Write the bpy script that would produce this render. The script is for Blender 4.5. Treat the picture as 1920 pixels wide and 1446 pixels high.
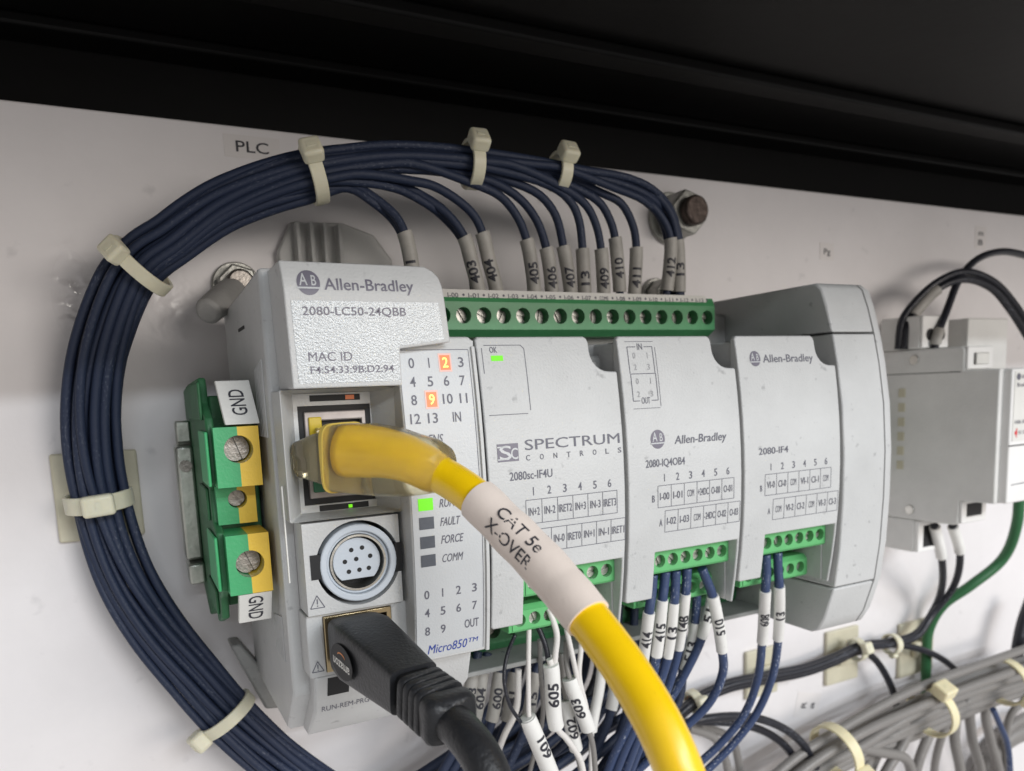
import bpy, bmesh, math, random
from mathutils import Vector, Matrix
random.seed(7)
S = 0.001                                  # everything below is written in millimetres
PI = math.pi
scene = bpy.context.scene
for o in list(bpy.data.objects): bpy.data.objects.remove(o)
COL = scene.collection

# ------------------------------------------------------------------ camera
FPX, PX, PY = 1421.17, 961.23, 934.46      # focal length and principal point for the 1920 x 1446 frame
MR = ((0.8902458, -0.4536553, -0.0407340), (-0.0984847, -0.1044038, -0.9896467), (0.4447057, 0.8850400, -0.1376232))
CAM = Vector((-58.804, -199.344, 66.23))
XR, YD, ZF = Vector(MR[0]), Vector(MR[1]), Vector(MR[2])
cd = bpy.data.cameras.new('camera'); cam = bpy.data.objects.new('camera', cd); COL.objects.link(cam)
cd.sensor_width = 36; cd.lens = 36 * FPX / 1920
cd.shift_x = -(PX - 960) / 1920; cd.shift_y = (PY - 723) / 1920
cd.clip_start = 0.005; cd.clip_end = 20
mw = Matrix((( XR.x, -YD.x, -ZF.x, CAM.x * S), (XR.y, -YD.y, -ZF.y, CAM.y * S), (XR.z, -YD.z, -ZF.z, CAM.z * S), (0, 0, 0, 1)))
cam.matrix_world = mw
cd.dof.use_dof = True; cd.dof.focus_distance = 0.138; cd.dof.aperture_fstop = 27
scene.camera = cam

# ------------------------------------------------------------------ world and lamps
w = bpy.data.worlds.new('World'); scene.world = w; w.use_nodes = True
bg = w.node_tree.nodes['Background']; bg.inputs[0].default_value = (1.0, 0.965, 0.95, 1); bg.inputs[1].default_value = 0.41

def lamp(name, loc, target, sx, sy, watts, color):
    l = bpy.data.lights.new(name, 'AREA'); l.shape = 'RECTANGLE'; l.size = sx * S; l.size_y = sy * S
    l.energy = watts; l.color = color
    o = bpy.data.objects.new(name, l); COL.objects.link(o)
    o.location = Vector(loc) * S
    d = Vector(target) - Vector(loc)
    o.rotation_euler = d.to_track_quat('-Z', 'Y').to_euler()
    return o
lamp('ceiling_tube_lamp', (650, -1500, 830), (40, 0, 40), 1500, 22, 12.5, (0.86, 0.93, 1.0))
lamp('ceiling_tube_lamp', (100, -1900, 760), (40, 0, 40), 1500, 26, 10, (0.86, 0.93, 1.0))
lamp('room_lamp', (520, -1300, 250), (20, 0, 50), 700, 300, 6.5, (1.0, 0.93, 0.86))
vs = scene.view_settings; vs.view_transform = 'Standard'; vs.look = 'None'; vs.exposure = 0.14; vs.gamma = 1; vs.use_curve_mapping = False

# ------------------------------------------------------------------ pixel <-> place helpers
def P(u, v, y):                            # the point seen at (u, v) of the photograph that lies y mm off the panel
    d = XR * ((u - PX) / FPX) + YD * ((v - PY) / FPX) + ZF
    return CAM + d * ((y - CAM.y) / d.y)
def PD(u, v, z):                           # the same at a distance z along the view axis
    return CAM + (XR * ((u - PX) / FPX) + YD * ((v - PY) / FPX) + ZF) * z
def depth(p): return (p - CAM).dot(ZF)
def pix(p):
    q = p - CAM; z = q.dot(ZF); return PX + FPX * q.dot(XR) / z, PY + FPX * q.dot(YD) / z

# ------------------------------------------------------------------ materials
def mat(name, color, rough=0.5, metal=0.0, bump=0.0, bscale=900.0, var=0.0, vscale=60.0, spec=0.5, trans=0.0, coat=0.0,
        emit=None, estr=0.0, sss=0.0, specks=0.0, ior=1.45, dist=0.0002):
    m = bpy.data.materials.new(name); m.use_nodes = True
    nt = m.node_tree; N = nt.nodes; L = nt.links; b = N['Principled BSDF']
    b.inputs['Base Color'].default_value = (*color, 1); b.inputs['Roughness'].default_value = rough
    b.inputs['Metallic'].default_value = metal; b.inputs['Specular IOR Level'].default_value = spec
    b.inputs['Transmission Weight'].default_value = trans; b.inputs['IOR'].default_value = ior
    b.inputs['Coat Weight'].default_value = coat; b.inputs['Coat Roughness'].default_value = 0.25
    if sss:
        b.inputs['Subsurface Weight'].default_value = sss; b.inputs['Subsurface Radius'].default_value = (1, .8, .5)
        b.inputs['Subsurface Scale'].default_value = 0.0012
    if emit: b.inputs['Emission Color'].default_value = (*emit, 1); b.inputs['Emission Strength'].default_value = estr
    tc = N.new('ShaderNodeTexCoord')
    if var or specks:
        n = N.new('ShaderNodeTexNoise'); n.inputs['Scale'].default_value = vscale; n.inputs['Detail'].default_value = 6
        n.inputs['Roughness'].default_value = 0.65; L.new(tc.outputs['Object'], n.inputs['Vector'])
        r = N.new('ShaderNodeMapRange'); r.inputs[1].default_value = 0.3; r.inputs[2].default_value = 0.7
        r.inputs[3].default_value = 1 - var; r.inputs[4].default_value = 1 + var * 0.6; L.new(n.outputs['Fac'], r.inputs[0])
        mx = N.new('ShaderNodeMix'); mx.data_type = 'RGBA'; mx.blend_type = 'MULTIPLY'; mx.inputs['Factor'].default_value = 1
        mx.inputs['A'].default_value = (*color, 1); L.new(r.outputs[0], mx.inputs['B']); out = mx.outputs['Result']
        if specks:                         # small dark smudges and dust
            s = N.new('ShaderNodeTexNoise'); s.inputs['Scale'].default_value = vscale * 9; s.inputs['Detail'].default_value = 3
            L.new(tc.outputs['Object'], s.inputs['Vector'])
            k = N.new('ShaderNodeMapRange'); k.inputs[1].default_value = 0.66; k.inputs[2].default_value = 0.76
            k.inputs[3].default_value = 0; k.inputs[4].default_value = specks; L.new(s.outputs['Fac'], k.inputs[0])
            m2 = N.new('ShaderNodeMix'); m2.data_type = 'RGBA'; L.new(k.outputs[0], m2.inputs['Factor'])
            L.new(out, m2.inputs['A']); m2.inputs['B'].default_value = (color[0] * .35, color[1] * .35, color[2] * .36, 1); out = m2.outputs['Result']
        L.new(out, b.inputs['Base Color'])
    if bump:
        n = N.new('ShaderNodeTexNoise'); n.inputs['Scale'].default_value = bscale; n.inputs['Detail'].default_value = 3
        L.new(tc.outputs['Object'], n.inputs['Vector'])
        u = N.new('ShaderNodeBump'); u.inputs['Strength'].default_value = bump; u.inputs['Distance'].default_value = dist
        L.new(n.outputs['Fac'], u.inputs['Height']); L.new(u.outputs[0], b.inputs['Normal'])
    return m
PLC = mat('grey_housing_plastic', (0.565, 0.57, 0.565), 0.42, bump=0.45, bscale=2200, var=0.09, vscale=45, specks=0.45)
PLCD = mat('grey_inner_plastic', (0.34, 0.34, 0.33), 0.5, bump=0.4, bscale=2200, var=0.12, vscale=70, specks=0.3)
OVER = mat('overlay_film', (0.55, 0.565, 0.575), 0.33, bump=0.25, bscale=2600, var=0.04, vscale=60)
SILV = mat('silver_label_film', (0.43, 0.45, 0.46), 0.3, metal=0.22, bump=0.9, bscale=3000, var=0.05, vscale=90, dist=0.00010)
BLK = mat('dark_recess', (0.015, 0.015, 0.016), 0.6)
RUB = mat('black_moulded_plastic', (0.022, 0.023, 0.026), 0.42, bump=0.6, bscale=1800, var=0.25, vscale=150)
GRN = mat('green_terminal_plastic', (0.13, 0.46, 0.17), 0.38, bump=0.2, bscale=1500, var=0.1, vscale=120)
GRD = mat('shaded_green_terminal_plastic', (0.07, 0.30, 0.12), 0.4, bump=0.2, bscale=1500, var=0.15, vscale=120)  # darker copy of the terminal green: shade on the top strip as colour
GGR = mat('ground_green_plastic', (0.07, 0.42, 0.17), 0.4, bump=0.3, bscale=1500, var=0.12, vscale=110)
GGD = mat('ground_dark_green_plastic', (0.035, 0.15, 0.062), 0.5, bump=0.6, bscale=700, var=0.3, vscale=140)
GYE = mat('ground_yellow_plastic', (0.88, 0.58, 0.07), 0.4, bump=0.3, bscale=1500, var=0.08, vscale=110)
MET = mat('plated_steel', (0.62, 0.61, 0.57), 0.3, metal=1.0, bump=0.25, bscale=900, var=0.25, vscale=160)
MDK = mat('dull_screw_steel', (0.36, 0.33, 0.30), 0.42, metal=0.9, bump=0.5, bscale=1300, var=0.45, vscale=260)
NUT = mat('dull_zinc', (0.40, 0.40, 0.37), 0.38, metal=0.55, bump=0.6, bscale=700, var=0.35, vscale=160)
RUST = mat('rusty_bolt_steel', (0.095, 0.072, 0.062), 0.45, metal=0.6, bump=0.9, bscale=900, var=0.5, vscale=300)
GOLD = mat('brass_shell', (0.50, 0.40, 0.24), 0.25, metal=1.0)
ZINC = mat('zinc_rail', (0.60, 0.62, 0.56), 0.36, metal=0.85, bump=0.5, bscale=500, var=0.3, vscale=90)
WHP = mat('white_sleeve_plastic', (0.80, 0.79, 0.76), 0.45, bump=0.3, bscale=900, var=0.06, vscale=120, specks=0.25)
WHC = mat('cream_heatshrink', (0.86, 0.75, 0.67), 0.42, bump=0.25, bscale=600, var=0.04, vscale=50, specks=0.12)
TAG = mat('white_marker_tag', (0.76, 0.75, 0.71), 0.45, bump=0.3, bscale=1300, var=0.06, vscale=100)
TIE = mat('aged_nylon', (0.74, 0.71, 0.55), 0.4, bump=0.3, bscale=700, var=0.1, vscale=120, sss=0.25)
TIEB = mat('yellowed_nylon', (0.86, 0.78, 0.52), 0.4, bump=0.3, bscale=700, var=0.1, vscale=120, sss=0.25)
PAD = mat('nylon_mount_base', (0.63, 0.59, 0.45), 0.45, bump=0.4, bscale=300, var=0.12, vscale=90)
YEL = mat('yellow_cable_jacket', (1.0, 0.64, 0.004), 0.32, bump=0.25, bscale=260, var=0.07, vscale=110, coat=0.4, specks=0.12)
BOOT = mat('clear_amber_boot', (1.0, 0.95, 0.72), 0.2, trans=0.94, bump=0.25, bscale=500, ior=1.22)
CLR = mat('clear_plug_plastic', (0.9, 0.9, 0.85), 0.1, trans=0.9, ior=1.45)
INK = mat('dark_ink', (0.035, 0.035, 0.045), 0.5)
INKG = mat('grey_ink', (0.13, 0.13, 0.16), 0.5)
INKB = mat('blue_ink', (0.03, 0.06, 0.33), 0.5)
INKL = mat('logo_grey_ink', (0.16, 0.15, 0.19), 0.4)
INKR = mat('red_ink', (0.7, 0.02, 0.03), 0.5)
LGR = mat('green_lit_window', (0.02, 0.15, 0.01), 0.5, emit=(0.24, 1.0, 0.004), estr=0.72)
LOR = mat('orange_lit_window', (0.4, 0.1, 0.03), 0.4, emit=(1.0, 0.20, 0.06), estr=0.75)
LOH = mat('faint_orange_window', (0.62, 0.45, 0.42), 0.4, emit=(1.0, 0.35, 0.2), estr=0.22)
LYE = mat('yellow_lit_digit', (1, 0.8, 0.2), 0.4, emit=(1.0, 0.72, 0.08), estr=1.4)
LOFF = mat('unlit_window', (0.10, 0.11, 0.13), 0.35, var=0.15, vscale=500)
JYE = mat('amber_light_pipe', (0.55, 0.40, 0.02), 0.25, coat=0.3)
JGR = mat('green_light_pipe', (0.02, 0.16, 0.07), 0.25, coat=0.3)
SER = mat('blue_grey_connector_plastic', (0.58, 0.63, 0.69), 0.4, bump=0.2, bscale=1500)
PSU = mat('supply_grey_plastic', (0.78, 0.775, 0.75), 0.5, bump=0.5, bscale=1200, var=0.08, vscale=60)
PSW = mat('supply_white_plastic', (0.84, 0.83, 0.81), 0.45, var=0.05)
STK = mat('sticker_paper', (0.80, 0.765, 0.75), 0.5, var=0.05)
CEIL = mat('black_cabinet_paint', (0.0035, 0.0033, 0.0032), 0.55, spec=0.25, bump=0.6, bscale=120, var=0.3, vscale=20)

def wire_mat(name, color, rough=0.38, scuff=0.5, sc=(0.35, 0.38, 0.45)):
    """insulation with a broken line of pale print and scuffs running along it (UV: u = mm along, v = turns around)"""
    m = mat(name, color, rough, bump=0.5, bscale=1600, dist=0.0002); nt = m.node_tree; N = nt.nodes; L = nt.links; b = N['Principled BSDF']
    uv = N.new('ShaderNodeUVMap'); mp = N.new('ShaderNodeMapping'); mp.inputs['Scale'].default_value = (1.1, 14, 1)
    L.new(uv.outputs[0], mp.inputs[0])
    oi = N.new('ShaderNodeObjectInfo'); mp2 = N.new('ShaderNodeVectorMath'); mp2.operation = 'ADD'
    cx = N.new('ShaderNodeCombineXYZ'); k = N.new('ShaderNodeMath'); k.operation = 'MULTIPLY'; k.inputs[1].default_value = 200
    L.new(oi.outputs['Random'], k.inputs[0]); L.new(k.outputs[0], cx.inputs[0]); L.new(k.outputs[0], cx.inputs[1])
    L.new(mp.outputs[0], mp2.inputs[0]); L.new(cx.outputs[0], mp2.inputs[1])
    n = N.new('ShaderNodeTexNoise'); n.inputs['Scale'].default_value = 1.0; n.inputs['Detail'].default_value = 4; L.new(mp2.outputs[0], n.inputs['Vector'])
    big = N.new('ShaderNodeTexNoise'); big.inputs['Scale'].default_value = 0.045; L.new(mp2.outputs[0], big.inputs['Vector'])
    a = N.new('ShaderNodeMapRange'); a.inputs[1].default_value = 0.57; a.inputs[2].default_value = 0.66; L.new(n.outputs['Fac'], a.inputs[0])
    c = N.new('ShaderNodeMapRange'); c.inputs[1].default_value = 0.5; c.inputs[2].default_value = 0.6; c.inputs[4].default_value = scuff; L.new(big.outputs['Fac'], c.inputs[0])
    mu = N.new('ShaderNodeMath'); mu.operation = 'MULTIPLY'; L.new(a.outputs[0], mu.inputs[0]); L.new(c.outputs[0], mu.inputs[1])
    mx = N.new('ShaderNodeMix'); mx.data_type = 'RGBA'; L.new(mu.outputs[0], mx.inputs['Factor'])
    mx.inputs['A'].default_value = (*color, 1); mx.inputs['B'].default_value = (*sc, 1); L.new(mx.outputs['Result'], b.inputs['Base Color'])
    return m
BLU = wire_mat('navy_wire_insulation', (0.019, 0.029, 0.062), 0.58, 0.3, (0.22, 0.24, 0.29))
DSL = mat('dusty_shaded_sleeve_plastic', (0.40, 0.385, 0.355), 0.5, bump=0.4, bscale=900, var=0.2, vscale=160, specks=0.5)  # dust plus the shade on these sleeves, both put into the base colour
BL2 = wire_mat('blue_wire_insulation', (0.042, 0.066, 0.145), 0.36, 0.85, (0.5, 0.53, 0.6))
BKW = wire_mat('black_wire_insulation', (0.018, 0.019, 0.026), 0.35, 0.35)
WHW = wire_mat('white_wire_insulation', (0.72, 0.69, 0.66), 0.4, 0.3, (0.35, 0.32, 0.3))
GRW = wire_mat('green_wire_insulation', (0.03, 0.13, 0.05), 0.4, 0.2, (0.2, 0.4, 0.2))
GYW = wire_mat('grey_cable_jacket', (0.235, 0.222, 0.21), 0.4, 0.45, (0.42, 0.40, 0.38))

# panel paint: orange peel, faint smears, one crinkled glossy patch of old tape residue
PAN = mat('white_panel_paint', (0.82, 0.79, 0.79), 0.42, var=0.07, vscale=17, specks=0.22)
def tune_panel():
    nt = PAN.node_tree; N = nt.nodes; L = nt.links; b = N['Principled BSDF']
    tc = N.new('ShaderNodeTexCoord')
    def blob(c, rx, rz):
        mp = N.new('ShaderNodeMapping'); mp.vector_type = 'POINT'
        mp.inputs['Location'].default_value = (-c.x * S / (rx * S), 0, -c.z * S / (rz * S)); mp.inputs['Scale'].default_value = (1 / (rx * S), 0, 1 / (rz * S))
        L.new(tc.outputs['Object'], mp.inputs[0])
        g = N.new('ShaderNodeVectorMath'); g.operation = 'LENGTH'; L.new(mp.outputs[0], g.inputs[0])
        r = N.new('ShaderNodeMapRange'); r.inputs[1].default_value = 0.2; r.inputs[2].default_value = 1.0; r.inputs[3].default_value = 1; r.inputs[4].default_value = 0
        L.new(g.outputs['Value'], r.inputs[0]); return r.outputs[0]
    mxm = N.new('ShaderNodeMath'); mxm.operation = 'MAXIMUM'
    L.new(blob(P(140, 560, 0), 6.5, 15), mxm.inputs[0]); sc_ = N.new('ShaderNodeMath'); sc_.operation = 'MULTIPLY'; sc_.inputs[1].default_value = .45; L.new(blob(P(325, 590, 0), 9, 11), sc_.inputs[0]); L.new(sc_.outputs[0], mxm.inputs[1])
    n = N.new('ShaderNodeTexNoise'); n.inputs['Scale'].default_value = 190; n.inputs['Detail'].default_value = 1.5; n.inputs['Distortion'].default_value = 0.4
    L.new(tc.outputs['Object'], n.inputs['Vector'])
    b1 = N.new('ShaderNodeBump'); b1.inputs['Distance'].default_value = 0.0019; L.new(n.outputs['Fac'], b1.inputs['Height']); L.new(mxm.outputs[0], b1.inputs['Strength'])
    f = N.new('ShaderNodeTexNoise'); f.inputs['Scale'].default_value = 420; f.inputs['Detail'].default_value = 3; L.new(tc.outputs['Object'], f.inputs['Vector'])
    b2 = N.new('ShaderNodeBump'); b2.inputs['Strength'].default_value = 0.22; b2.inputs['Distance'].default_value = 0.0003
    L.new(f.outputs['Fac'], b2.inputs['Height']); L.new(b1.outputs[0], b2.inputs['Normal']); L.new(b2.outputs[0], b.inputs['Normal'])
    r = N.new('ShaderNodeMapRange'); r.inputs[3].default_value = 0.40; r.inputs[4].default_value = 0.06; L.new(mxm.outputs[0], r.inputs[0]); L.new(r.outputs[0], b.inputs['Roughness'])
tune_panel()

# ------------------------------------------------------------------ mesh helpers
def thing(name, label, cat, origin=(0, 0, 0), group=None):
    o = bpy.data.objects.new(name, None); COL.objects.link(o); o.empty_display_size = 0.005
    o.location = Vector(origin) * S; o['label'] = label; o['category'] = cat; o['org'] = list(map(float, origin))
    if group: o['group'] = group
    return o
def tag(o, label, cat, group=None):
    o['label'] = label; o['category'] = cat
    if group: o['group'] = group
    return o
def worg(o):
    v = Vector((0, 0, 0)); 
    while o is not None: v += o.location / S; o = o.parent
    return v
def obj(name, bm, m, parent=None, origin=None, smooth=False, bevel=0.0, seg=2, angle=35):
    """link a bmesh given in absolute millimetres; the origin is the parent's unless given"""
    po = worg(parent) if parent else Vector((0, 0, 0))
    og = Vector(origin) if origin is not None else po
    for v in bm.verts: v.co = (v.co - og) * S
    me = bpy.data.meshes.new(name); bm.to_mesh(me); bm.free()
    for mm in (m if isinstance(m, (list, tuple)) else [m]): me.materials.append(mm)
    o = bpy.data.objects.new(name, me); COL.objects.link(o)
    if parent: o.parent = parent
    o.location = (og - po) * S
    if smooth: me.polygons.foreach_set('use_smooth', [True] * len(me.polygons))
    if bevel:
        b = o.modifiers.new('edge', 'BEVEL'); b.width = bevel * S; b.segments = seg; b.limit_method = 'ANGLE'; b.angle_limit = math.radians(angle); b.harden_normals = False
        me.polygons.foreach_set('use_smooth', [True] * len(me.polygons))
        try: me.set_sharp_from_angle(angle=math.radians(50))
        except Exception: pass
    return o
def clean(bm): bmesh.ops.recalc_face_normals(bm, faces=bm.faces[:]); return bm
def box(x0, x1, y0, y1, z0, z1, bm=None):
    bm = bm or bmesh.new()
    v = [bm.verts.new((x, y, z)) for x in (x0, x1) for y in (y0, y1) for z in (z0, z1)]
    for f in ((0, 1, 3, 2), (4, 6, 7, 5), (0, 4, 5, 1), (2, 3, 7, 6), (0, 2, 6, 4), (1, 5, 7, 3)): bm.faces.new([v[i] for i in f])
    return clean(bm)
def prism_x(profile, x0, x1, bm=None, inset=0):
    """profile of (y, z), extruded along x"""
    bm = bm or bmesh.new()
    a = [bm.verts.new((x0, y, z)) for y, z in profile]; b = [bm.verts.new((x1, y, z)) for y, z in profile]
    bm.faces.new(a); bm.faces.new(b[::-1]); n = len(a)
    for i in range(n): bm.faces.new((a[i], a[(i + 1) % n], b[(i + 1) % n], b[i]))
    return clean(bm)
def plate(poly, yf, yb, bm=None, cuts=None):
    """outline of (x, z) with its front on the surface yf(z) and its back at yb"""
    bm = bm or bmesh.new(); f = yf if callable(yf) else (lambda z: yf)
    t = bmesh.new(); t.faces.new([t.verts.new((x, 0, z)) for x, z in poly])
    zs = [z for _, z in poly]
    for c in (cuts or []):
        if min(zs) < c < max(zs): bmesh.ops.bisect_plane(t, geom=t.verts[:] + t.edges[:] + t.faces[:], plane_co=(0, 0, c), plane_no=(0, 0, 1))
    r = bmesh.ops.extrude_face_region(t, geom=t.faces[:])
    nv = set(g for g in r['geom'] if isinstance(g, bmesh.types.BMVert))
    for v in t.verts: v.co.y = f(v.co.z) if v in nv else yb
    clean(t); me = bpy.data.meshes.new('t'); t.to_mesh(me); t.free(); bm.from_mesh(me); bpy.data.meshes.remove(me)
    return bm
def ring_plate(x0, x1, z0, z1, a0, a1, c0, c1, yf, yb, bm=None, yin=None):
    """rectangular frame; yin gives the inner rim its own front depth (a bevelled frame)"""
    bm = bm or bmesh.new(); yin = yf if yin is None else yin
    O = [(x0, z0), (x1, z0), (x1, z1), (x0, z1)]; I = [(a0, c0), (a1, c0), (a1, c1), (a0, c1)]
    of = [bm.verts.new((x, yf, z)) for x, z in O]; inf = [bm.verts.new((x, yin, z)) for x, z in I]
    ob = [bm.verts.new((x, yb, z)) for x, z in O]; ib = [bm.verts.new((x, yb, z)) for x, z in I]
    for i in range(4):
        j = (i + 1) % 4
        bm.faces.new((of[i], of[j], inf[j], inf[i])); bm.faces.new((inf[i], inf[j], ib[j], ib[i]))
        bm.faces.new((of[j], of[i], ob[i], ob[j])); bm.faces.new((ib[i], ib[j], ob[j], ob[i]))
    return clean(bm)
def cyl(c, axis, r, h, n=24, bm=None, r2=None):
    bm = bm or bmesh.new(); ax = Vector(axis).normalized(); c = Vector(c)
    s = ax.orthogonal().normalized(); t = ax.cross(s); r2 = r if r2 is None else r2
    A = [bm.verts.new(c + s * r * math.cos(i * 2 * PI / n) + t * r * math.sin(i * 2 * PI / n)) for i in range(n)]
    B = [bm.verts.new(c + ax * h + s * r2 * math.cos(i * 2 * PI / n) + t * r2 * math.sin(i * 2 * PI / n)) for i in range(n)]
    bm.faces.new(A[::-1]); bm.faces.new(B)
    for i in range(n): bm.faces.new((A[i], A[(i + 1) % n], B[(i + 1) % n], B[i]))
    return bm
def annulus(c, r0, r1, y0, y1, n=32, bm=None):
    """ring about the y axis, front y0, back y1"""
    bm = bm or bmesh.new(); L = []
    for r, y in ((r0, y0), (r1, y0), (r1, y1), (r0, y1)):
        L.append([bm.verts.new((c[0] + r * math.cos(i * 2 * PI / n), y, c[1] + r * math.sin(i * 2 * PI / n))) for i in range(n)])
    for k in range(4):
        for i in range(n): bm.faces.new((L[k][i], L[k][(i + 1) % n], L[(k + 1) % 4][(i + 1) % n], L[(k + 1) % 4][i]))
    return clean(bm)
def holed(bm, x0, x1, z0, z1, cx, cz, r, y, dep, n=24, split=None, cap=True):
    """a rectangular front face with a real round hole sunk dep deep"""
    ci, fr = [], []
    angs = sorted(set([i * 2 * PI / n for i in range(n)]) | set(math.atan2(z - cz, x - cx) % (2 * PI) for x in (x0, x1) for z in (z0, z1)))
    for a in angs:
        c, s = math.cos(a), math.sin(a); k = 1e9
        if c > 1e-9: k = min(k, (x1 - cx) / c)
        if c < -1e-9: k = min(k, (x0 - cx) / c)
        if s > 1e-9: k = min(k, (z1 - cz) / s)
        if s < -1e-9: k = min(k, (z0 - cz) / s)
        ci.append((cx + r * c, cz + r * s)); fr.append((cx + k * c, cz + k * s))
    n = len(angs)
    vi = [bm.verts.new((x, y, z)) for x, z in ci]; vo = [bm.verts.new((x, y, z)) for x, z in fr]; vb = [bm.verts.new((x, y + dep, z)) for x, z in ci]
    for i in range(n):
        j = (i + 1) % n; mi = 1 if (split is not None and (ci[i][0] + ci[j][0]) / 2 > split) else 0
        f = bm.faces.new((vi[i], vo[i], vo[j], vi[j])); f.material_index = mi
        f = bm.faces.new((vi[j], vb[j], vb[i], vi[i])); f.material_index = mi
    if cap: bm.faces.new(vb)
def resample(ctrl, per=8):
    pts, tt = [], []
    n = len(ctrl)
    for i in range(n - 1):
        p0 = ctrl[max(i - 1, 0)]; p1 = ctrl[i]; p2 = ctrl[i + 1]; p3 = ctrl[min(i + 2, n - 1)]
        if i == 0: p0 = p1 * 2 - p2
        if i == n - 2: p3 = p2 * 2 - p1
        # centripetal Catmull-Rom
        def tj(ti, a, b): return ti + max((b - a).length, 1e-4) ** 0.5
        t0 = 0; t1 = tj(t0, p0, p1); t2 = tj(t1, p1, p2); t3 = tj(t2, p2, p3)
        for k in range(per):
            t = t1 + (t2 - t1) * k / per
            A1 = p0 * ((t1 - t) / (t1 - t0)) + p1 * ((t - t0) / (t1 - t0)); A2 = p1 * ((t2 - t) / (t2 - t1)) + p2 * ((t - t1) / (t2 - t1))
            A3 = p2 * ((t3 - t) / (t3 - t2)) + p3 * ((t - t2) / (t3 - t2))
            B1 = A1 * ((t2 - t) / (t2 - t0)) + A2 * ((t - t0) / (t2 - t0)); B2 = A2 * ((t3 - t) / (t3 - t1)) + A3 * ((t - t1) / (t3 - t1))
            pts.append(B1 * ((t2 - t) / (t2 - t1)) + B2 * ((t - t1) / (t2 - t1))); tt.append(i + k / per)
    pts.append(ctrl[-1].copy()); tt.append(n - 1.0)
    return pts, tt
class Path:
    def __init__(s, ctrl, per=8):
        s.p, s.t = resample([Vector(c) for c in ctrl], per)
        s.l = [0.0]
        for a, b in zip(s.p, s.p[1:]): s.l.append(s.l[-1] + (b - a).length)
        n = len(s.p); s.T = [(s.p[min(i + 1, n - 1)] - s.p[max(i - 1, 0)]).normalized() for i in range(n)]
        u = s.T[0].orthogonal().normalized(); s.U = []
        for T in s.T: u = (u - T * u.dot(T)).normalized(); s.U.append(u.copy())
    def at_t(s, t):
        t = min(max(t, 0), s.t[-1])
        for i in range(len(s.t) - 1):
            if s.t[i + 1] >= t:
                f = (t - s.t[i]) / (s.t[i + 1] - s.t[i]); return s.l[i] + f * (s.l[i + 1] - s.l[i])
        return s.l[-1]
    def at(s, l):
        if l <= 0: return s.p[0] + s.T[0] * l, s.T[0], s.U[0]
        if l >= s.l[-1]: return s.p[-1] + s.T[-1] * (l - s.l[-1]), s.T[-1], s.U[-1]
        lo, hi = 0, len(s.l) - 1
        while hi - lo > 1:
            m = (lo + hi) // 2
            if s.l[m] <= l: lo = m
            else: hi = m
        f = (l - s.l[lo]) / (s.l[hi] - s.l[lo] + 1e-9)
        T = s.T[lo].lerp(s.T[hi], f).normalized(); U = s.U[lo].lerp(s.U[hi], f); U = (U - T * U.dot(T)).normalized()
        return s.p[lo].lerp(s.p[hi], f), T, U
def sweep(path, r, l0=None, l1=None, sides=14, step=None, bm=None):
    """round tube along a path; r is a number or r(l); UV u = mm along, v = turns"""
    bm = bm or bmesh.new(); l0 = 0 if l0 is None else l0; l1 = path.l[-1] if l1 is None else l1
    if step: n = max(2, int((l1 - l0) / step) + 1); ls = [l0 + (l1 - l0) * i / (n - 1) for i in range(n)]
    else: ls = [l0] + [l for l in path.l if l0 + 1e-3 < l < l1 - 1e-3] + [l1]
    uvl = bm.loops.layers.uv.verify(); rings = []
    for l in ls:
        c, T, U = path.at(l); V = T.cross(U); rr = r(l) if callable(r) else r
        rings.append([bm.verts.new(c + (U * math.cos(k * 2 * PI / sides) + V * math.sin(k * 2 * PI / sides)) * rr) for k in range(sides)])
    for i in range(len(rings) - 1):
        for k in range(sides):
            f = bm.faces.new((rings[i][k], rings[i][(k + 1) % sides], rings[i + 1][(k + 1) % sides], rings[i + 1][k])); f.smooth = True
            for lp, uv in zip(f.loops, ((ls[i], k / sides), (ls[i], (k + 1) / sides), (ls[i + 1], (k + 1) / sides), (ls[i + 1], k / sides))): lp[uvl].uv = uv
    bm.faces.new(rings[0][::-1]); bm.faces.new(rings[-1])
    return bm

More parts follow.
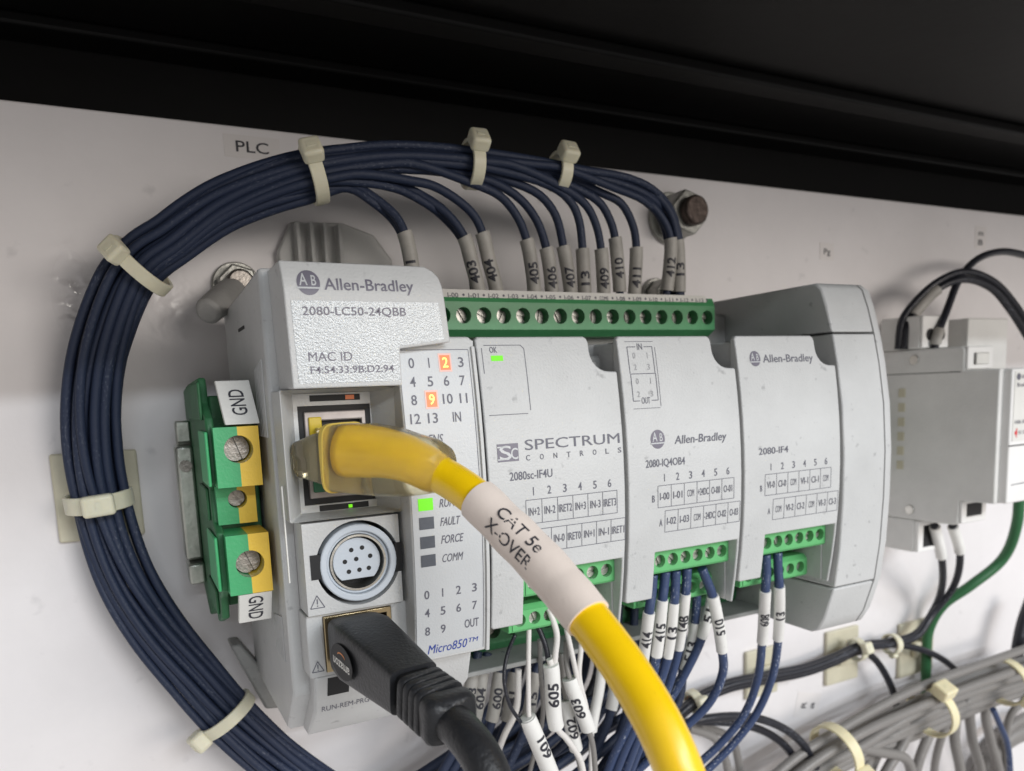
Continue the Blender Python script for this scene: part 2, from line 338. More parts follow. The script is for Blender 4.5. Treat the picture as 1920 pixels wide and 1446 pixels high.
# ------------------------------------------------------------------ lettering
_cache = {}
def glyphs(body, fat=0.008):
    """flat filled text as (verts, faces, width); built-in font, cap height 1"""
    if 'M' in body: fat = 0.0
    key = (body, fat)
    if key not in _cache:
        c = bpy.data.curves.new('t', 'FONT'); c.body = body; c.size = 1.0; c.resolution_u = 3; c.offset = fat
        o = bpy.data.objects.new('t', c); me = o.to_mesh()
        vs = [(v.co.x / 0.69, v.co.y / 0.69) for v in me.vertices]; fs = [tuple(p.vertices) for p in me.polygons]
        o.to_mesh_clear(); bpy.data.objects.remove(o); bpy.data.curves.remove(c)
        x0 = min(v[0] for v in vs); x1 = max(v[0] for v in vs)
        _cache[key] = ([(x - x0, y) for x, y in vs], fs, x1 - x0)
    return _cache[key]
def put_text(bm, body, fn, h, w=None, sx=0.72, shear=0.0, align='c', cut=None, fat=0.008):
    """fn(a, b) -> place; a runs along the line from its anchor, b upwards from the baseline, in mm"""
    vs, fs, wd = glyphs(body, fat); k = (w / (wd * h)) if w else sx
    if body == '1': k = sx
    t = bmesh.new(); W = wd * h * k; off = {'c': -W / 2, 'l': 0, 'r': -W}[align]
    vv = [t.verts.new((x * h * k + y * h * shear + off, y * h, 0)) for x, y in vs]
    for f in fs:
        try: t.faces.new([vv[i] for i in f])
        except ValueError: pass
    if cut:
        b = -h * 0.4
        while b < h * 1.2:
            bmesh.ops.bisect_plane(t, geom=t.verts[:] + t.edges[:] + t.faces[:], plane_co=(0, b, 0), plane_no=(0, 1, 0)); b += cut
    mp = {v: bm.verts.new(fn(v.co.x, v.co.y)) for v in t.verts}
    for f in t.faces:
        try: bm.faces.new([mp[v] for v in f.verts])
        except ValueError: pass
    t.free()
def on_face(x, z, yf, rot=0.0, lift=0.07, slope=0.0):
    """lettering on a front (facing -y) surface"""
    c, s = math.cos(rot), math.sin(rot); f = yf if callable(yf) else (lambda q: yf)
    def fn(a, b):
        X = x + a * c - b * s; Z = z + a * s + b * c + slope * a
        return Vector((X, f(Z) - lift, Z))
    return fn
def line_face(bm, x0, z0, x1, z1, t, yf, lift=0.07, n=1):
    f = yf if callable(yf) else (lambda q: yf); d = Vector((x1 - x0, z1 - z0)); d.normalize(); px, pz = -d.y * t / 2, d.x * t / 2
    for i in range(n):
        a0 = i / n; a1 = (i + 1) / n; A = (x0 + (x1 - x0) * a0, z0 + (z1 - z0) * a0); B = (x0 + (x1 - x0) * a1, z0 + (z1 - z0) * a1)
        q = [(A[0] + px, A[1] + pz), (B[0] + px, B[1] + pz), (B[0] - px, B[1] - pz), (A[0] - px, A[1] - pz)]
        bm.faces.new([bm.verts.new((x, f(z) - lift, z)) for x, z in q])
def disc_face(bm, cx, cz, r, yf, lift=0.07, n=28, a0=0.0, a1=2 * PI, sx=1.0):
    f = yf if callable(yf) else (lambda q: yf)
    pts = [(cx + r * sx * math.cos(a0 + (a1 - a0) * i / n), cz + r * math.sin(a0 + (a1 - a0) * i / n)) for i in range(n + (0 if a1 - a0 > 6.2 else 1))]
    t = bmesh.new(); t.faces.new([t.verts.new((x, 0, z)) for x, z in pts]); q = cz - r
    while q < cz + r and callable(yf) and r > .6:
        bmesh.ops.bisect_plane(t, geom=t.verts[:] + t.edges[:] + t.faces[:], plane_co=(0, 0, q), plane_no=(0, 0, 1)); q += .4
    mp = {v: bm.verts.new((v.co.x, f(v.co.z) - lift, v.co.z)) for v in t.verts}
    for fc in t.faces: bm.faces.new([mp[v] for v in fc.verts])
    t.free()
def flip_front(bm):
    bmesh.ops.recalc_face_normals(bm, faces=bm.faces[:])
    for f in bm.faces:
        if f.normal.y > 0: f.normal_flip()
    return bm

def emblem(parent, cx, cz, r, yf, ink=None):
    """round logo: dark disc cut by a pale bar, letters A and B reversed out of it"""
    bm = bmesh.new(); disc_face(bm, cx, cz, r, yf, 0.06, sx=0.92); o = obj('logo_disc', flip_front(bm), ink or INKL, parent)
    bm = bmesh.new(); line_face(bm, cx - r * .93, cz - r * .42, cx + r * .93, cz - r * .42, r * .13, yf, 0.11)
    put_text(bm, 'A', on_face(cx - r * .40, cz - r * .22, yf, lift=0.11), r * .95, sx=.68, cut=.4); put_text(bm, 'B', on_face(cx + r * .42, cz - r * .22, yf, lift=0.11), r * .82, sx=.68, cut=.4)
    obj('logo_letters', flip_front(bm), OVER, parent)
def screw_mesh(r, depth=0.5, slot=0.16, name='screw'):
    """slotted head: two half discs on a plate, facing -y"""
    bm = bmesh.new(); n = 10
    for s in (0, 1):
        a0 = s * PI; w = slot * r; pts = []
        for i in range(n + 1):
            a = a0 + PI * i / n; pts.append((r * math.cos(a), r * math.sin(a) * (1 - w / r) + (w if s == 0 else -w)))
        A = [bm.verts.new((x, -depth, z)) for x, z in pts]; B = [bm.verts.new((x, 0, z)) for x, z in pts]
        bm.faces.new(A)
        for i in range(len(A)): bm.faces.new((A[i], A[(i + 1) % len(A)], B[(i + 1) % len(B)], B[i]))
    C = [bm.verts.new((r * math.cos(i * 2 * PI / 16), -depth * .3, r * math.sin(i * 2 * PI / 16))) for i in range(16)]; bm.faces.new(C)
    clean(bm)
    for v in bm.verts: v.co *= S
    me = bpy.data.meshes.new(name); bm.to_mesh(me); bm.free(); return me
def add_screw(parent, me, m, p, ang, name='screw'):
    if not me.materials: me.materials.append(m)
    o = bpy.data.objects.new(name, me); COL.objects.link(o); o.parent = parent; o.location = (Vector(p) - worg(parent)) * S; o.rotation_euler = (0, ang, 0); return o

# ================================================================== SETTING
def struct(name, bm, m, **k):
    o = obj(name, bm, m, **k); o['kind'] = 'structure'; return o
struct('wall', box(-420, 900, 0, 2, -420, 132), PAN, bevel=0.4)
struct('cabinet_back', box(-700, 1300, 16, 20, -600, 153), CEIL)
bm = box(-700, 1300, -212, 16, 153, 157); box(-700, 1300, -30, -22, 149.5, 153.001, bm); box(-700, 1300, -212, -205, 146, 153.001, bm); box(-700, 1300, 6, 15.9, 150, 153.001, bm)
struct('ceiling', bm, CEIL, bevel=0.8)

# ================================================================== DIN RAIL
t = thing('mounting_rail', 'zinc plated slotted steel rail behind the grey controller and the green and yellow terminal', 'rail', (-48.5, 0, 44))
prof = [(-0.2, 34), (-6.3, 34), (-6.3, 26.8), (-7.6, 26.8), (-7.6, 35), (-1.4, 35), (-1.4, 53), (-7.6, 53), (-7.6, 61.8), (-6.3, 61.8), (-6.3, 54), (-0.2, 54)]
obj('rail_profile', prism_x(prof, -48.8, 330), ZINC, t, bevel=0.25)
for x in (-47.2, ):
    pass
t = thing('end_clamp', 'small bright metal end clamp on the rail left of the green and yellow terminal', 'clamp', (-49, -8, 44))
obj('clamp_body', box(-49.6, -46.0, -15, -8.0, 31.5, 57.5), ZINC, t, bevel=0.6)
obj('clamp_foot', box(-49.4, -46, -17, -8.0, 26.2, 30.9), ZINC, t, bevel=0.5)
obj('clamp_hook', box(-49.0, -46.0, -13, -8.0, 58.1, 63.0), ZINC, t, bevel=0.4)
scr = screw_mesh(1.3)
add_screw(t, scr, MDK, (-47.8, -15, 53), 0.6)

# ================================================================== CONTROLLER
def FY(z): return -70.6 + 0.0034 * (z - 45) ** 2          # bulging front of the modules
def FL(z): return -72.3 + 0.0030 * (z - 45) ** 2          # left column overlay
CUTS = [8, 14, 22, 28, 34, 40, 46, 52, 58, 64, 69, 73, 76, 80, 84]
ctl = thing('programmable_controller', 'light grey programmable controller with ports, number display and green terminal strip on the rail', 'controller', (40, 0, 0))
# rear body
obj('rear_body', box(-14, 97, -30, -7.8, 2, 86), PLCD, ctl, bevel=0.8)
# left housing (side profile)
side = [(-7.8, 1), (-7.8, 87.5), (-30, 88.2), (-60, 89.4), (-60, 12), (-50, 1.5), (-24, 1.0)]
obj('side_housing', prism_x(side, -36, -14), PLC, ctl, bevel=0.7)
bm = bmesh.new()
for i in range(6):
    obj('vent_rib', box(-36.25, -36.02, -56.5 + i * 1.7, -55.8 + i * 1.7, 60, 74 - i * .3), PLC, ctl); obj('vent_rib', box(-36.25, -36.02, -54.5 + i * 1.7, -53.8 + i * 1.7, 17, 26 - i * .3), PLC, ctl)
bm.free()
bm = plate([(0, 0), (1, 0), (1, 1)], 0, 1); bm.free()
obj('side_mark', box(-36.2, -36.02, -39, -31, 81.0, 81.6), BLK, ctl)
bm = bmesh.new(); line = box(-36.2, -35.98, -66.4, -65.9, 35, 52, bm); obj('side_rib', bm, TAG, ctl)
# mounting feet above and below
pr = [(-1, 88), (-1, 95), (-5, 96), (-24, 89), (-24, 85), (-5, 86)]
fp = Path([Vector((-33, -6, 92.5)), Vector((-37, -12, 89.5)), Vector((-40.5, -17, 86.5))], 6)
o = obj('mounting_foot', sweep(fp, lambda l: 3.6 - l * .05, sides=20), mat('dark_grey_plastic', (.33, .325, .315), .55, bump=.4, bscale=1500, var=.2, vscale=120), ctl, bevel=.8)
bm = plate([(-21.5, 88), (-21.5, 103), (-18, 110), (-5, 110.5), (3, 108), (7.5, 102), (7.5, 88)], -3, -1)
EAR = mat('clear_grey_plastic', (.8, .8, .78), .3, trans=.55, ior=1.3)
obj('mounting_ear', bm, EAR, ctl, bevel=0.5)
for x in (-17.5, -14.2, -10.9, -7.2): obj('ear_fin', box(x, x + 1.0, -6.5, -3.02, 88, 109.5), EAR, ctl, bevel=0.2)
bm = plate([(-41.8, 9.0), (-39.4, 9.0), (-31.5, -3.5), (-31.5, -9), (-35, -8.5)], -12, -4); obj('lower_latch', bm, PLCD, ctl, bevel=0.6)
# label fascia (top left)
def FT(z): return -72.2 + (0.0 if z < 82.5 else 0.045 * (z - 82.5) ** 2)
pol = [(-34.0, 68.3), (-15.4, 68.3), (-15.4, 74.6), (-6.0, 75.6), (-6.9, 85.2), (-7.3, 86.8), (-8.2, 88.0), (-9.6, 88.8), (-34.4, 88.9)]
obj('label_fascia', plate(pol, FT, -59.7, cuts=[80, 82.5, 83.3, 84, 84.7, 85.4, 86, 86.6, 87.2, 87.8, 88.4]), PLC, ctl, bevel=0.7, seg=3)
0 and obj('fascia_side', prism_x([(-59.9, 67.8), (-59.9, 89.3), (-68.2, 89.1), (-69.5, 78), (-68.8, 67.8)], -35.6, -14.2), PLC, ctl, bevel=0.5)
pol = [(-33.0, 69.1), (-15.7, 69.1), (-15.7, 75.0), (-7.2, 76.0), (-8.0, 82.4), (-33.3, 82.4)]
obj('silver_label', plate(pol, -72.29, -72.0), SILV, ctl)
bm = bmesh.new()
put_text(bm, 'Allen-Bradley', on_face(-27.7, 84.2, FT, lift=.1), 1.9, w=15.4, align='l', cut=.4)
put_text(bm, '2080-LC50-24QBB', on_face(-31.6, 80.1, -72.3, lift=.06), 1.35, w=17.6, align='l')
put_text(bm, 'MAC ID', on_face(-31.2, 72.7, -72.3, lift=.06), 1.45, w=7.3, align='l')
put_text(bm, 'F4:54:33:9B:D2:94', on_face(-31.0, 70.7, -72.3, lift=.06), 1.15, w=14.2, align='l')
obj('printed_lettering', flip_front(bm), INKL, ctl)
emblem(ctl, -30.2, 85.3, 2.05, FT)
# network port tray
tray = ring_plate(-35.5, -14.6, 45.7, 68.2, -32.4, -18.2, 46.2, 67.6, -68.2, -60, yin=-62.0)
obj('tray_floor', ring_plate(-32.35, -18.25, 46.25, 67.55, -31.6, -18.4, 47.6, 65.4, -61.9, -60.3), PLC, ctl)
obj('port_tray', tray, PLC, ctl, bevel=0.25)
bm = ring_plate(-31.55, -18.45, 47.65, 65.35, -30.6, -19.4, 48.7, 64.4, -61.6, -60.02)
obj('port_surround', bm, BLK, ctl)
jk = obj('network_port', ring_plate(-30.55, -19.45, 48.75, 64.35, -29.4, -20.2, 50.2, 62.7, -62.2, -59.9), mat('port_shell_metal', (.42, .38, .36), .5, metal=.6, var=.2, vscale=200), ctl, bevel=0.2)
obj('port_cavity', box(-29.38, -20.22, -60.6, -60.03, 50.22, 62.68), BLK, ctl)
obj('light_pipe', box(-29.9, -27.6, -62.7, -60.7, 59.2, 63.4), JYE, ctl, bevel=0.2)
obj('light_pipe', box(-29.9, -27.6, -62.7, -60.7, 49.9, 53.4), JGR, ctl, bevel=0.2)
bm = bmesh.new()
obj('indicator_slot', plate([(-29.3, 66.15), (-20.2, 66.15), (-20.2, 67.25), (-29.3, 67.25)], -62.0, -61), BLK, ctl)
obj('slot_light', plate([(-22.9, 66.3), (-21.3, 66.3), (-21.3, 67.1), (-22.9, 67.1)], -62.1, -61.9), mat('dull_orange_light', (.4, .1, .02), .4, emit=(1, .2, .03), estr=.12), ctl)
obj('indicator_slot', plate([(-29.0, 46.35), (-19.9, 46.35), (-19.9, 47.4), (-29.0, 47.4)], -62.0, -61), BLK, ctl)
obj('slot_light', plate([(-23.7, 46.5), (-23.0, 46.5), (-23.0, 47.1), (-23.7, 47.1)], -62.1, -61.9), LGR, ctl)
# serial port panel
bm = bmesh.new(); holed(bm, -33.6, -16.2, 28.8, 45.2, -24.0, 37.2, 7.7, -67.6, 5.5, n=40, cap=False)
sv = plate([(-33.6, 28.8), (-16.2, 28.8), (-16.2, 45.2), (-33.6, 45.2)], -60.5, -60.0, bm)
bm2 = bm; bmesh.ops.remove_doubles(bm2, verts=bm2.verts, dist=0.001)
for x0, x1, z0, z1 in ((-33.6, -33.6, 28.8, 45.2), (-16.2, -16.2, 28.8, 45.2)):
    f = bm2.faces.new([bm2.verts.new(c) for c in ((x0, -67.6, z0), (x0, -67.6, z1), (x0, -60.2, z1), (x0, -60.2, z0))])
for z in (28.8, 45.2):
    bm2.faces.new([bm2.verts.new(c) for c in ((-33.6, -67.6, z), (-16.2, -67.6, z), (-16.2, -60.2, z), (-33.6, -60.2, z))])
obj('serial_panel', clean(bm2), PLC, ctl)
obj('key_slot', box(-32.6, -30.8, -67.75, -66, 35.2, 39.6), BLK, ctl)
obj('key_slot', box(-17.2, -15.9, -67.72, -66, 34.6, 40.0), BLK, ctl)
obj('port_well', cyl((-24, -62.2, 37.2), (0, 1, 0), 7.66, .6, 40), BLK, ctl)
sp = obj('serial_port', annulus((-24.0, 37.2), 5.75, 7.0, -67.9, -61.6, 40), SER, ctl, smooth=False, bevel=.25)
obj('inner_ring', annulus((-24.0, 37.2), 5.2, 5.7, -67.0, -62, 40), SER, sp, bevel=.15)
obj('metal_shell', annulus((-24.0, 37.2), 4.75, 5.12, -67.4, -62, 40), MET, sp)
bm = bmesh.new(); pts = []
for i in range(41):
    a = -PI / 2 + 0.75 + (2 * PI - 1.5) * i / 40; pts.append((-24.0 + 4.35 * math.cos(a), 37.2 + 4.35 * math.sin(a)))
obj('pin_insert', plate(pts, -66.3, -62), SER, sp, bevel=.1)
obj('shell_floor', cyl((-24, -62.9, 37.2), (0, 1, 0), 4.74, .5, 32), BLK, sp)
bm = bmesh.new()
for a, b in ((-.9, 2.2), (1.1, 2.4), (-2.2, .2), (-.1, .45), (2.5, .7), (-1.6, -1.7), (.35, -1.6), (2.1, -1.5)):
    cyl((-24 + a, -66.36, 37.2 + b), (0, 1, 0), .42, .05, 12, bm)
obj('pin_hole', bm, BLK, sp)
# usb panel and chin
bm = ring_plate(-33.9, -14.2, 17.0, 28.4, -30.9, -18.2, 17.6, 28.0, -66.2, -60.05)
obj('usb_panel', bm, PLC, ctl, bevel=0.25)
ub = obj('usb_port', ring_plate(-30.85, -18.3, 17.65, 27.95, -29.6, -19.3, 18.6, 27.0, -66.6, -60.1), GOLD, ctl, bevel=.15)
obj('port_cavity', box(-29.58, -19.32, -61, -60.2, 18.62, 26.98), BLK, ctl)
ch = [(-59.9, 16.9), (-65.4, 16.6), (-62.5, 9), (-54, 1.2), (-50, 1.0), (-49.9, 2)]
obj('chin', prism_x(ch, -33.0, -1.8), PLC, ctl, bevel=.5)
def FC(z): return -65.4 + (16.6 - z) * .39 if z > 9 else -62.5 + (9 - z) * 1.09
obj('card_slot', plate([(-30.6, 12.2), (-26.6, 12.2), (-26.6, 16.1), (-30.6, 16.1)], lambda z: FC(z) - .12, -60), BLK, ctl)
bm = bmesh.new(); put_text(bm, 'RUN-REM-PRG', on_face(-31.6, 8.9, FC, lift=.12), 1.1, w=9, align='l')
def warn(bm, cx, cz, s, yf):
    A = (cx - s, cz - s * .8); B = (cx + s, cz - s * .8); C = (cx, cz + s)
    for p, q in ((A, B), (B, C), (C, A)): line_face(bm, *p, *q, .16, yf)
    line_face(bm, cx, cz - s * .25, cx, cz + s * .5, .2, yf); line_face(bm, cx, cz - s * .6, cx, cz - s * .42, .2, yf)
warn(bm, -31.9, 31.1, 1.25, -67.6); warn(bm, -32.4, 18.9, 1.05, -66.2)
obj('printed_lettering', flip_front(bm), INKG, ctl)
# number display column
def fl(z): return FL(z) if z < 77 else FL(77)
pol = [(-15.35, 17.2), (-1.5, 17.2), (-1.5, 75.9), (-2.4, 76.7), (-6.2, 76.9), (-6.2, 74.5), (-15.35, 74.5)]
pol = [(-15.35, 17.2), (-.4, 17.2), (-.4, 76.0), (-1.2, 76.8), (-6.6, 76.8), (-15.35, 76.4)]
obj('display_column', plate(pol, FL, -58, cuts=CUTS), PLC, ctl, bevel=.35)
pol = [(-15.1, 17.8), (-1.6, 17.8), (-1.6, 74.5), (-15.1, 74.5)]
obj('display_film', plate(pol, lambda z: FL(z) - .12, -70 + 3, cuts=CUTS), OVER, ctl, bevel=.05)
obj('column_lip', plate([(-1.1, 17.2), (-.4, 17.2), (-.4, 75), (-1.1, 75)], lambda z: FL(z) - .5, -66, cuts=CUTS), PLC, ctl, bevel=.1)
fd = lambda z: FL(z) - .12
bm = bmesh.new(); lit = bmesh.new()
cols = [(-13.45, -13.2), (-10.4, -10.15), (-7.2, -7.2), (-4.2, -4.25)]
def numz(v): return 71.6 - (v - 677) * 0.0958
def col(i, z): return (-12.85, -9.55, -6.45, -3.35)[i] - (71.5 - z) * .03 * (1 if z > 60 else 0)
rows = [(['0', '1', '2', '3'], 71.3), (['4', '5', '6', '7'], 68.0), (['8', '9', '10', '11'], 64.8), (['12', '13'], 61.5)]
for r, z in rows:
    for i, s in enumerate(r):
        w = 1.05 if len(s) == 1 else 1.9; w = .6 if s == '1' else (1.5 if s == '11' else w)
        put_text(lit if s in ('2', '9') else bm, s, on_face(col(i, z), z, fd, lift=.14 if s in ('2', '9') else .07), 1.75, w=w)
put_text(bm, 'IN', on_face(-5.2, 61.5, fd), 1.75, w=1.6)
put_text(bm, 'ENS', on_face(-9.8, 57.9, fd), 1.55, w=2.7, shear=.2)
for s, z, w in (('RUN', 46.3, 2.9), ('FAULT', 42.9, 3.7), ('FORCE', 39.6, 4.2), ('COMM', 36.1, 4.0)):
    put_text(bm, s, on_face(-9.9, z, fd), 1.5, w=w, shear=.2, align='l')
for r, z in ((['0', '1', '2', '3'], 29.6), (['4', '5', '6', '7'], 26.1), (['8', '9'], 22.5)):
    for i, s in enumerate(r): put_text(bm, s, on_face((-13.0, -9.9, -6.75, -3.5)[i], z, fd), 1.6, w=.5 if s == '1' else .95)
put_text(bm, 'OUT', on_face(-4.1, 22.6, fd), 1.65, w=2.9)
line_face(bm, -15.1, 74.45, -1.7, 74.45, .12, fd); line_face(bm, -1.65, 18, -1.65, 74.4, .1, fd, n=12)
obj('printed_lettering', flip_front(bm), INKG, ctl)
bm = bmesh.new(); put_text(bm, 'Micro850', on_face(-13.0, 18.7, fd), 1.75, w=7.8, shear=.2, align='l'); put_text(bm, 'TM', on_face(-4.9, 19.5, fd), .9, w=2.0, shear=.2, align='l')
obj('blue_lettering', flip_front(bm), INKB, ctl)
obj('lit_digit', flip_front(lit), LYE, ctl)
def rrect(cx, cz, w, h, yf, lift, m, name, parent):
    bm = bmesh.new(); line_face(bm, cx - w / 2, cz, cx + w / 2, cz, h, yf, lift); return obj(name, flip_front(bm), m, parent)
for cx_, cz_ in ((-6.45, 72.15), (-9.75, 65.65)):
    rrect(cx_, cz_, 2.5, 3.3, fd, .05, LOH, 'lit_window', ctl); rrect(cx_, cz_, 1.95, 2.65, fd, .08, LOR, 'lit_window', ctl)
for i, (z, m) in enumerate(((47.1, LGR), (43.7, LOFF), (40.2, LOFF), (36.8, LOFF))):
    rrect(-12.5, z, 2.8, 2.2, fd, .08, m, 'status_window', ctl)
# top terminal strip
bm = bmesh.new(); X0 = 11.8
SCW = mat('terminal_screw_steel', (.50, .485, .45), .42, metal=.8, bump=.5, bscale=1200, var=.4, vscale=400)
sm = [screw_mesh(1.68, .6, slot=.26), screw_mesh(1.3, .5), screw_mesh(1.0, .5)]
x = -8.52 - 2.54; k = 0
while x + 5.08 < 85.6:
    holed(bm, x, x + 5.08, 80.9, 87.1, x + 2.54, 84.1, 1.85, -38.0, 4.0, cap=True); x += 5.08
xe = x
bmesh.ops.remove_doubles(bm, verts=bm.verts, dist=.01); clean(bm)
for f in bm.faces:
    if abs(f.normal.y) > .9 and f.normal.y > 0 and abs(f.calc_center_median().y + 38) < .1: f.normal_flip()
strip = obj('terminal_strip', bm, GRD, ctl)
obj('strip_body', prism_x([(-30.1, 79.4), (-30.1, 89.0), (-37.0, 89.2), (-37.95, 87.15), (-37.95, 87.1), (-33.5, 87.05), (-33.5, 80.95), (-37.95, 80.9), (-35.5, 79.4)], -11.1, xe), GRD, strip)
i = 0; x = X0
while x < 84:
    add_screw(strip, sm[0], SCW, (x, -34.9, 84.1), random.uniform(0, 3.14)); x += 5.08
obj('marker_strip', prism_x([(-36.9, 87.6), (-37.6, 87.5), (-37.2, 89.9), (-36.5, 89.9)], -5, 83), TAG, ctl)
bm = bmesh.new()
for i in range(15):
    s = ['I-00', 'I-01', 'I-02', 'I-03', 'I-04', 'I-05', 'I-06', 'I-07', 'COM0', 'I-08', 'I-09', 'I-10', 'I-11', 'I-12', 'I-13'][i]
    ym = lambda z: -37.6 + (z - 87.5) * .167
    put_text(bm, s, on_face(9.6 + i * 5.08, 88.1, ym), 1.0, w=2.6); disc_face(bm, 9.6 + i * 5.08 + 2.6, 88.7, .3, ym, n=8)
obj('printed_lettering', flip_front(bm), INKG, ctl)
# bottom terminal strip
bm = bmesh.new(); x = -1.0
while x + 5.08 < 97:
    holed(bm, x, x + 5.08, 5.2, 11.6, x + 2.54, 8.4, 1.85, -35.5, 3.5); x += 5.08
bmesh.ops.remove_doubles(bm, verts=bm.verts, dist=.01); clean(bm)
bs = obj('terminal_strip', bm, GGD, ctl)  # dark green carries grime and the shade below the modules as colour
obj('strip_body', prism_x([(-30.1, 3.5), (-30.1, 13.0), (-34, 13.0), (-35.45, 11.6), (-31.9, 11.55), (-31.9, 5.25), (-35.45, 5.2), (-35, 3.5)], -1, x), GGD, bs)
xx = 1.54
while xx < 95: add_screw(bs, sm[0], MDK, (xx, -32.1, 8.4), random.random() * 3); xx += 5.08
obj('lower_ledge', box(-1.4, 96.7, -46, -30.2, 2.2, 3.4), PLCD, ctl, bevel=.3)
# inner frame that carries the modules
obj('module_bay', box(-1.4, 96.8, -58, -30.05, 30, 76), PLCD, ctl, bevel=.4)
bm = bmesh.new()
for k in range(3):
    obj('module_latch', box(25.0 + 32 * k, 34.3 + 32 * k, -60.5, -57, 60, 73.5), PLCD, ctl, bevel=.8)
    obj('latch_tab', box(26.4 + 32 * k, 31.6 + 32 * k, -62.2, -60.6, 62, 72.2), PLCD, ctl, bevel=.7)
bm.free()
# end cap
def capprof(za, zb, pts=[(.4, -61.2), (1.4, -63.6), (5, -65.8), (14, -68.8), (24, -70.2), (36, -70.9), (48, -71), (60, -70.2), (70, -68.6), (77.5, -66.9), (84, -65), (88.6, -63.2), (90.2, -61.2)]):
    def y(z):
        for (a, p), (b, q) in zip(pts, pts[1:]):
            if a <= z <= b: return p + (q - p) * (z - a) / (b - a)
    zs = [za] + [z for z, _ in pts if za < z < zb] + [zb]
    return [(y(z), z) for z in zs]
def cap(name, za, zb, x0, x1, yb=-8.0, off=0, ins=0, bevel=.5):
    pr = [(y + off, z) for y, z in capprof(za, zb)]
    pr = [(yb, pr[0][1])] + pr + [(yb, pr[-1][1])]
    return obj(name, prism_x(pr, x0, x1), PLC, ctl, bevel=bevel, angle=40)
cap('cap_bottom', .5, 13.7, 96.9, 111.7); cap('cap_middle', 14.1, 77.3, 96.9, 111.7, bevel=.35); cap('cap_top', 77.75, 90.1, 96.9, 111.7)
# rounded outer trim of the cap, stepped in x
bm = bmesh.new(); secs = [(111.95, .0, 0), (113.5, .1, 0), (115.4, 1.0, .5), (116.6, 2.4, 1.2), (117.3, 4.4, 2.4), (117.6, 7.0, 4.0)]
rings = []
for x, off, ins in secs:
    pr = [(y + off, max(.5 + ins, min(90.1 - ins, z))) for y, z in capprof(.5, 90.1)]
    pr = [(-8.0, .5 + ins)] + pr + [(-8.0, 90.1 - ins)]
    rings.append([bm.verts.new((x, y, z)) for y, z in pr])
for a, b in zip(rings, rings[1:]):
    for i in range(len(a)): bm.faces.new((a[i], a[(i + 1) % len(a)], b[(i + 1) % len(a)], b[i]))
bm.faces.new(rings[0]); bm.faces.new(rings[-1][::-1]); clean(bm)
o = obj('end_trim', bm, PLC, ctl, smooth=True); o.data.set_sharp_from_angle(angle=math.radians(40))
bm = box(96.75, 96.95, -67.2, -30, 77.35, 77.7); obj('seam_line', bm, BLK, ctl)

# ================================================================== PLUG-IN MODULES
def hole_block(name, parent, x, z0, z1, y, n, pitch, m, r, body_back, chamfer=True, left=.9):
    bm = bmesh.new(); zc = (z0 + z1) / 2 - .1
    for i in range(n): holed(bm, x + i * pitch, x + (i + 1) * pitch, z0 + .5, z1 - .8, x + (i + .5) * pitch, zc, r, y, 3.0, n=16)
    bmesh.ops.remove_doubles(bm, verts=bm.verts, dist=.01); clean(bm)
    o = obj(name, bm, m, parent)
    pr = [(body_back, z0), (body_back, z1 + .2), (y + 1.2, z1 + .2), (y + .02, z1 - .8), (y + 2.6, z1 - .82), (y + 2.6, z0 + .52), (y + .02, z0 + .5), (y + .4, z0)]
    obj('block_body', prism_x(pr, x, x + n * pitch), m, o)
    for s in (-1, 1):
        xa = x - left if s < 0 else x + n * pitch; obj('block_end', prism_x([(body_back, z0), (body_back, z1 + .2), (y + 1.2, z1 + .2), (y + .1, z1 - .8), (y + .1, z0 + .5), (y + .4, z0)], xa + .01, xa + left - .01), m, o, bevel=.12)
    me = screw_mesh(r * .9, .5, slot=.24)
    for i in range(n): add_screw(o, me, SCW, (x + (i + .5) * pitch, y + 1.9, zc), random.choice((.3, .8, 1.2, 2.2, 2.7, 0)))
    return o
def module(x0, label, group, kind):
    m = thing('plug_in_module', label, 'module', (x0 + 16, -30, 20), group)
    z = lambda a: x0 + a
    r0 = 25.6
    notch = [(z(r0) + 5.6 * (1 - math.cos(a)), 69.7 + 6.0 - 6.0 * math.sin(a)) for a in [PI / 2 * i / 8 for i in range(1, 9)]]
    notch = [(z(24.6), 76.9), (z(25.3), 76.5), (z(25.6), 75.6)] + [(z(25.6) + 4.2 * (1 - math.cos(a)), 73.9 - 4.1 * math.sin(a)) for a in [PI / 2 * i / 6 for i in range(0, 7)]] + [(z(31.7), 69.7)]
    pol = [(z(.6), 20.9), (z(1.0), 20.3), (z(7.7), 20.3), (z(7.7), 30.9), (z(31.1), 30.9), (z(31.1), 15.6), (z(31.75), 15.6)] + notch[::-1] + [(z(1.2), 76.9), (z(.6), 76.3)]
    obj('faceplate', plate(pol, FY, -65.8, cuts=CUTS), PLC, m, bevel=.45, seg=3, angle=50)
    obj('side_wall', box(z(.7), z(7.5), -65.9, -40, 20.5, 30.8), PLC, m, bevel=.3)
    obj('side_wall', box(z(30.9), z(31.7), -65.9, -40, 15.8, 68), PLC, m, bevel=.2)
    obj('inner_body', box(z(1), z(24.8), -65.9, -40, 30.9, 75.8), PLC, m, bevel=.4)
    hole_block('terminal_block', m, z(9.4), 25.2, 31.0, -67.0 if kind != 0 else -67.0, 6, 3.56, GRN, 1.45, -54)
    hole_block('terminal_block', m, z(8.8), 16.2, 21.5, -61.5, 6, 3.56, GRN, 1.4, -48)
    return m
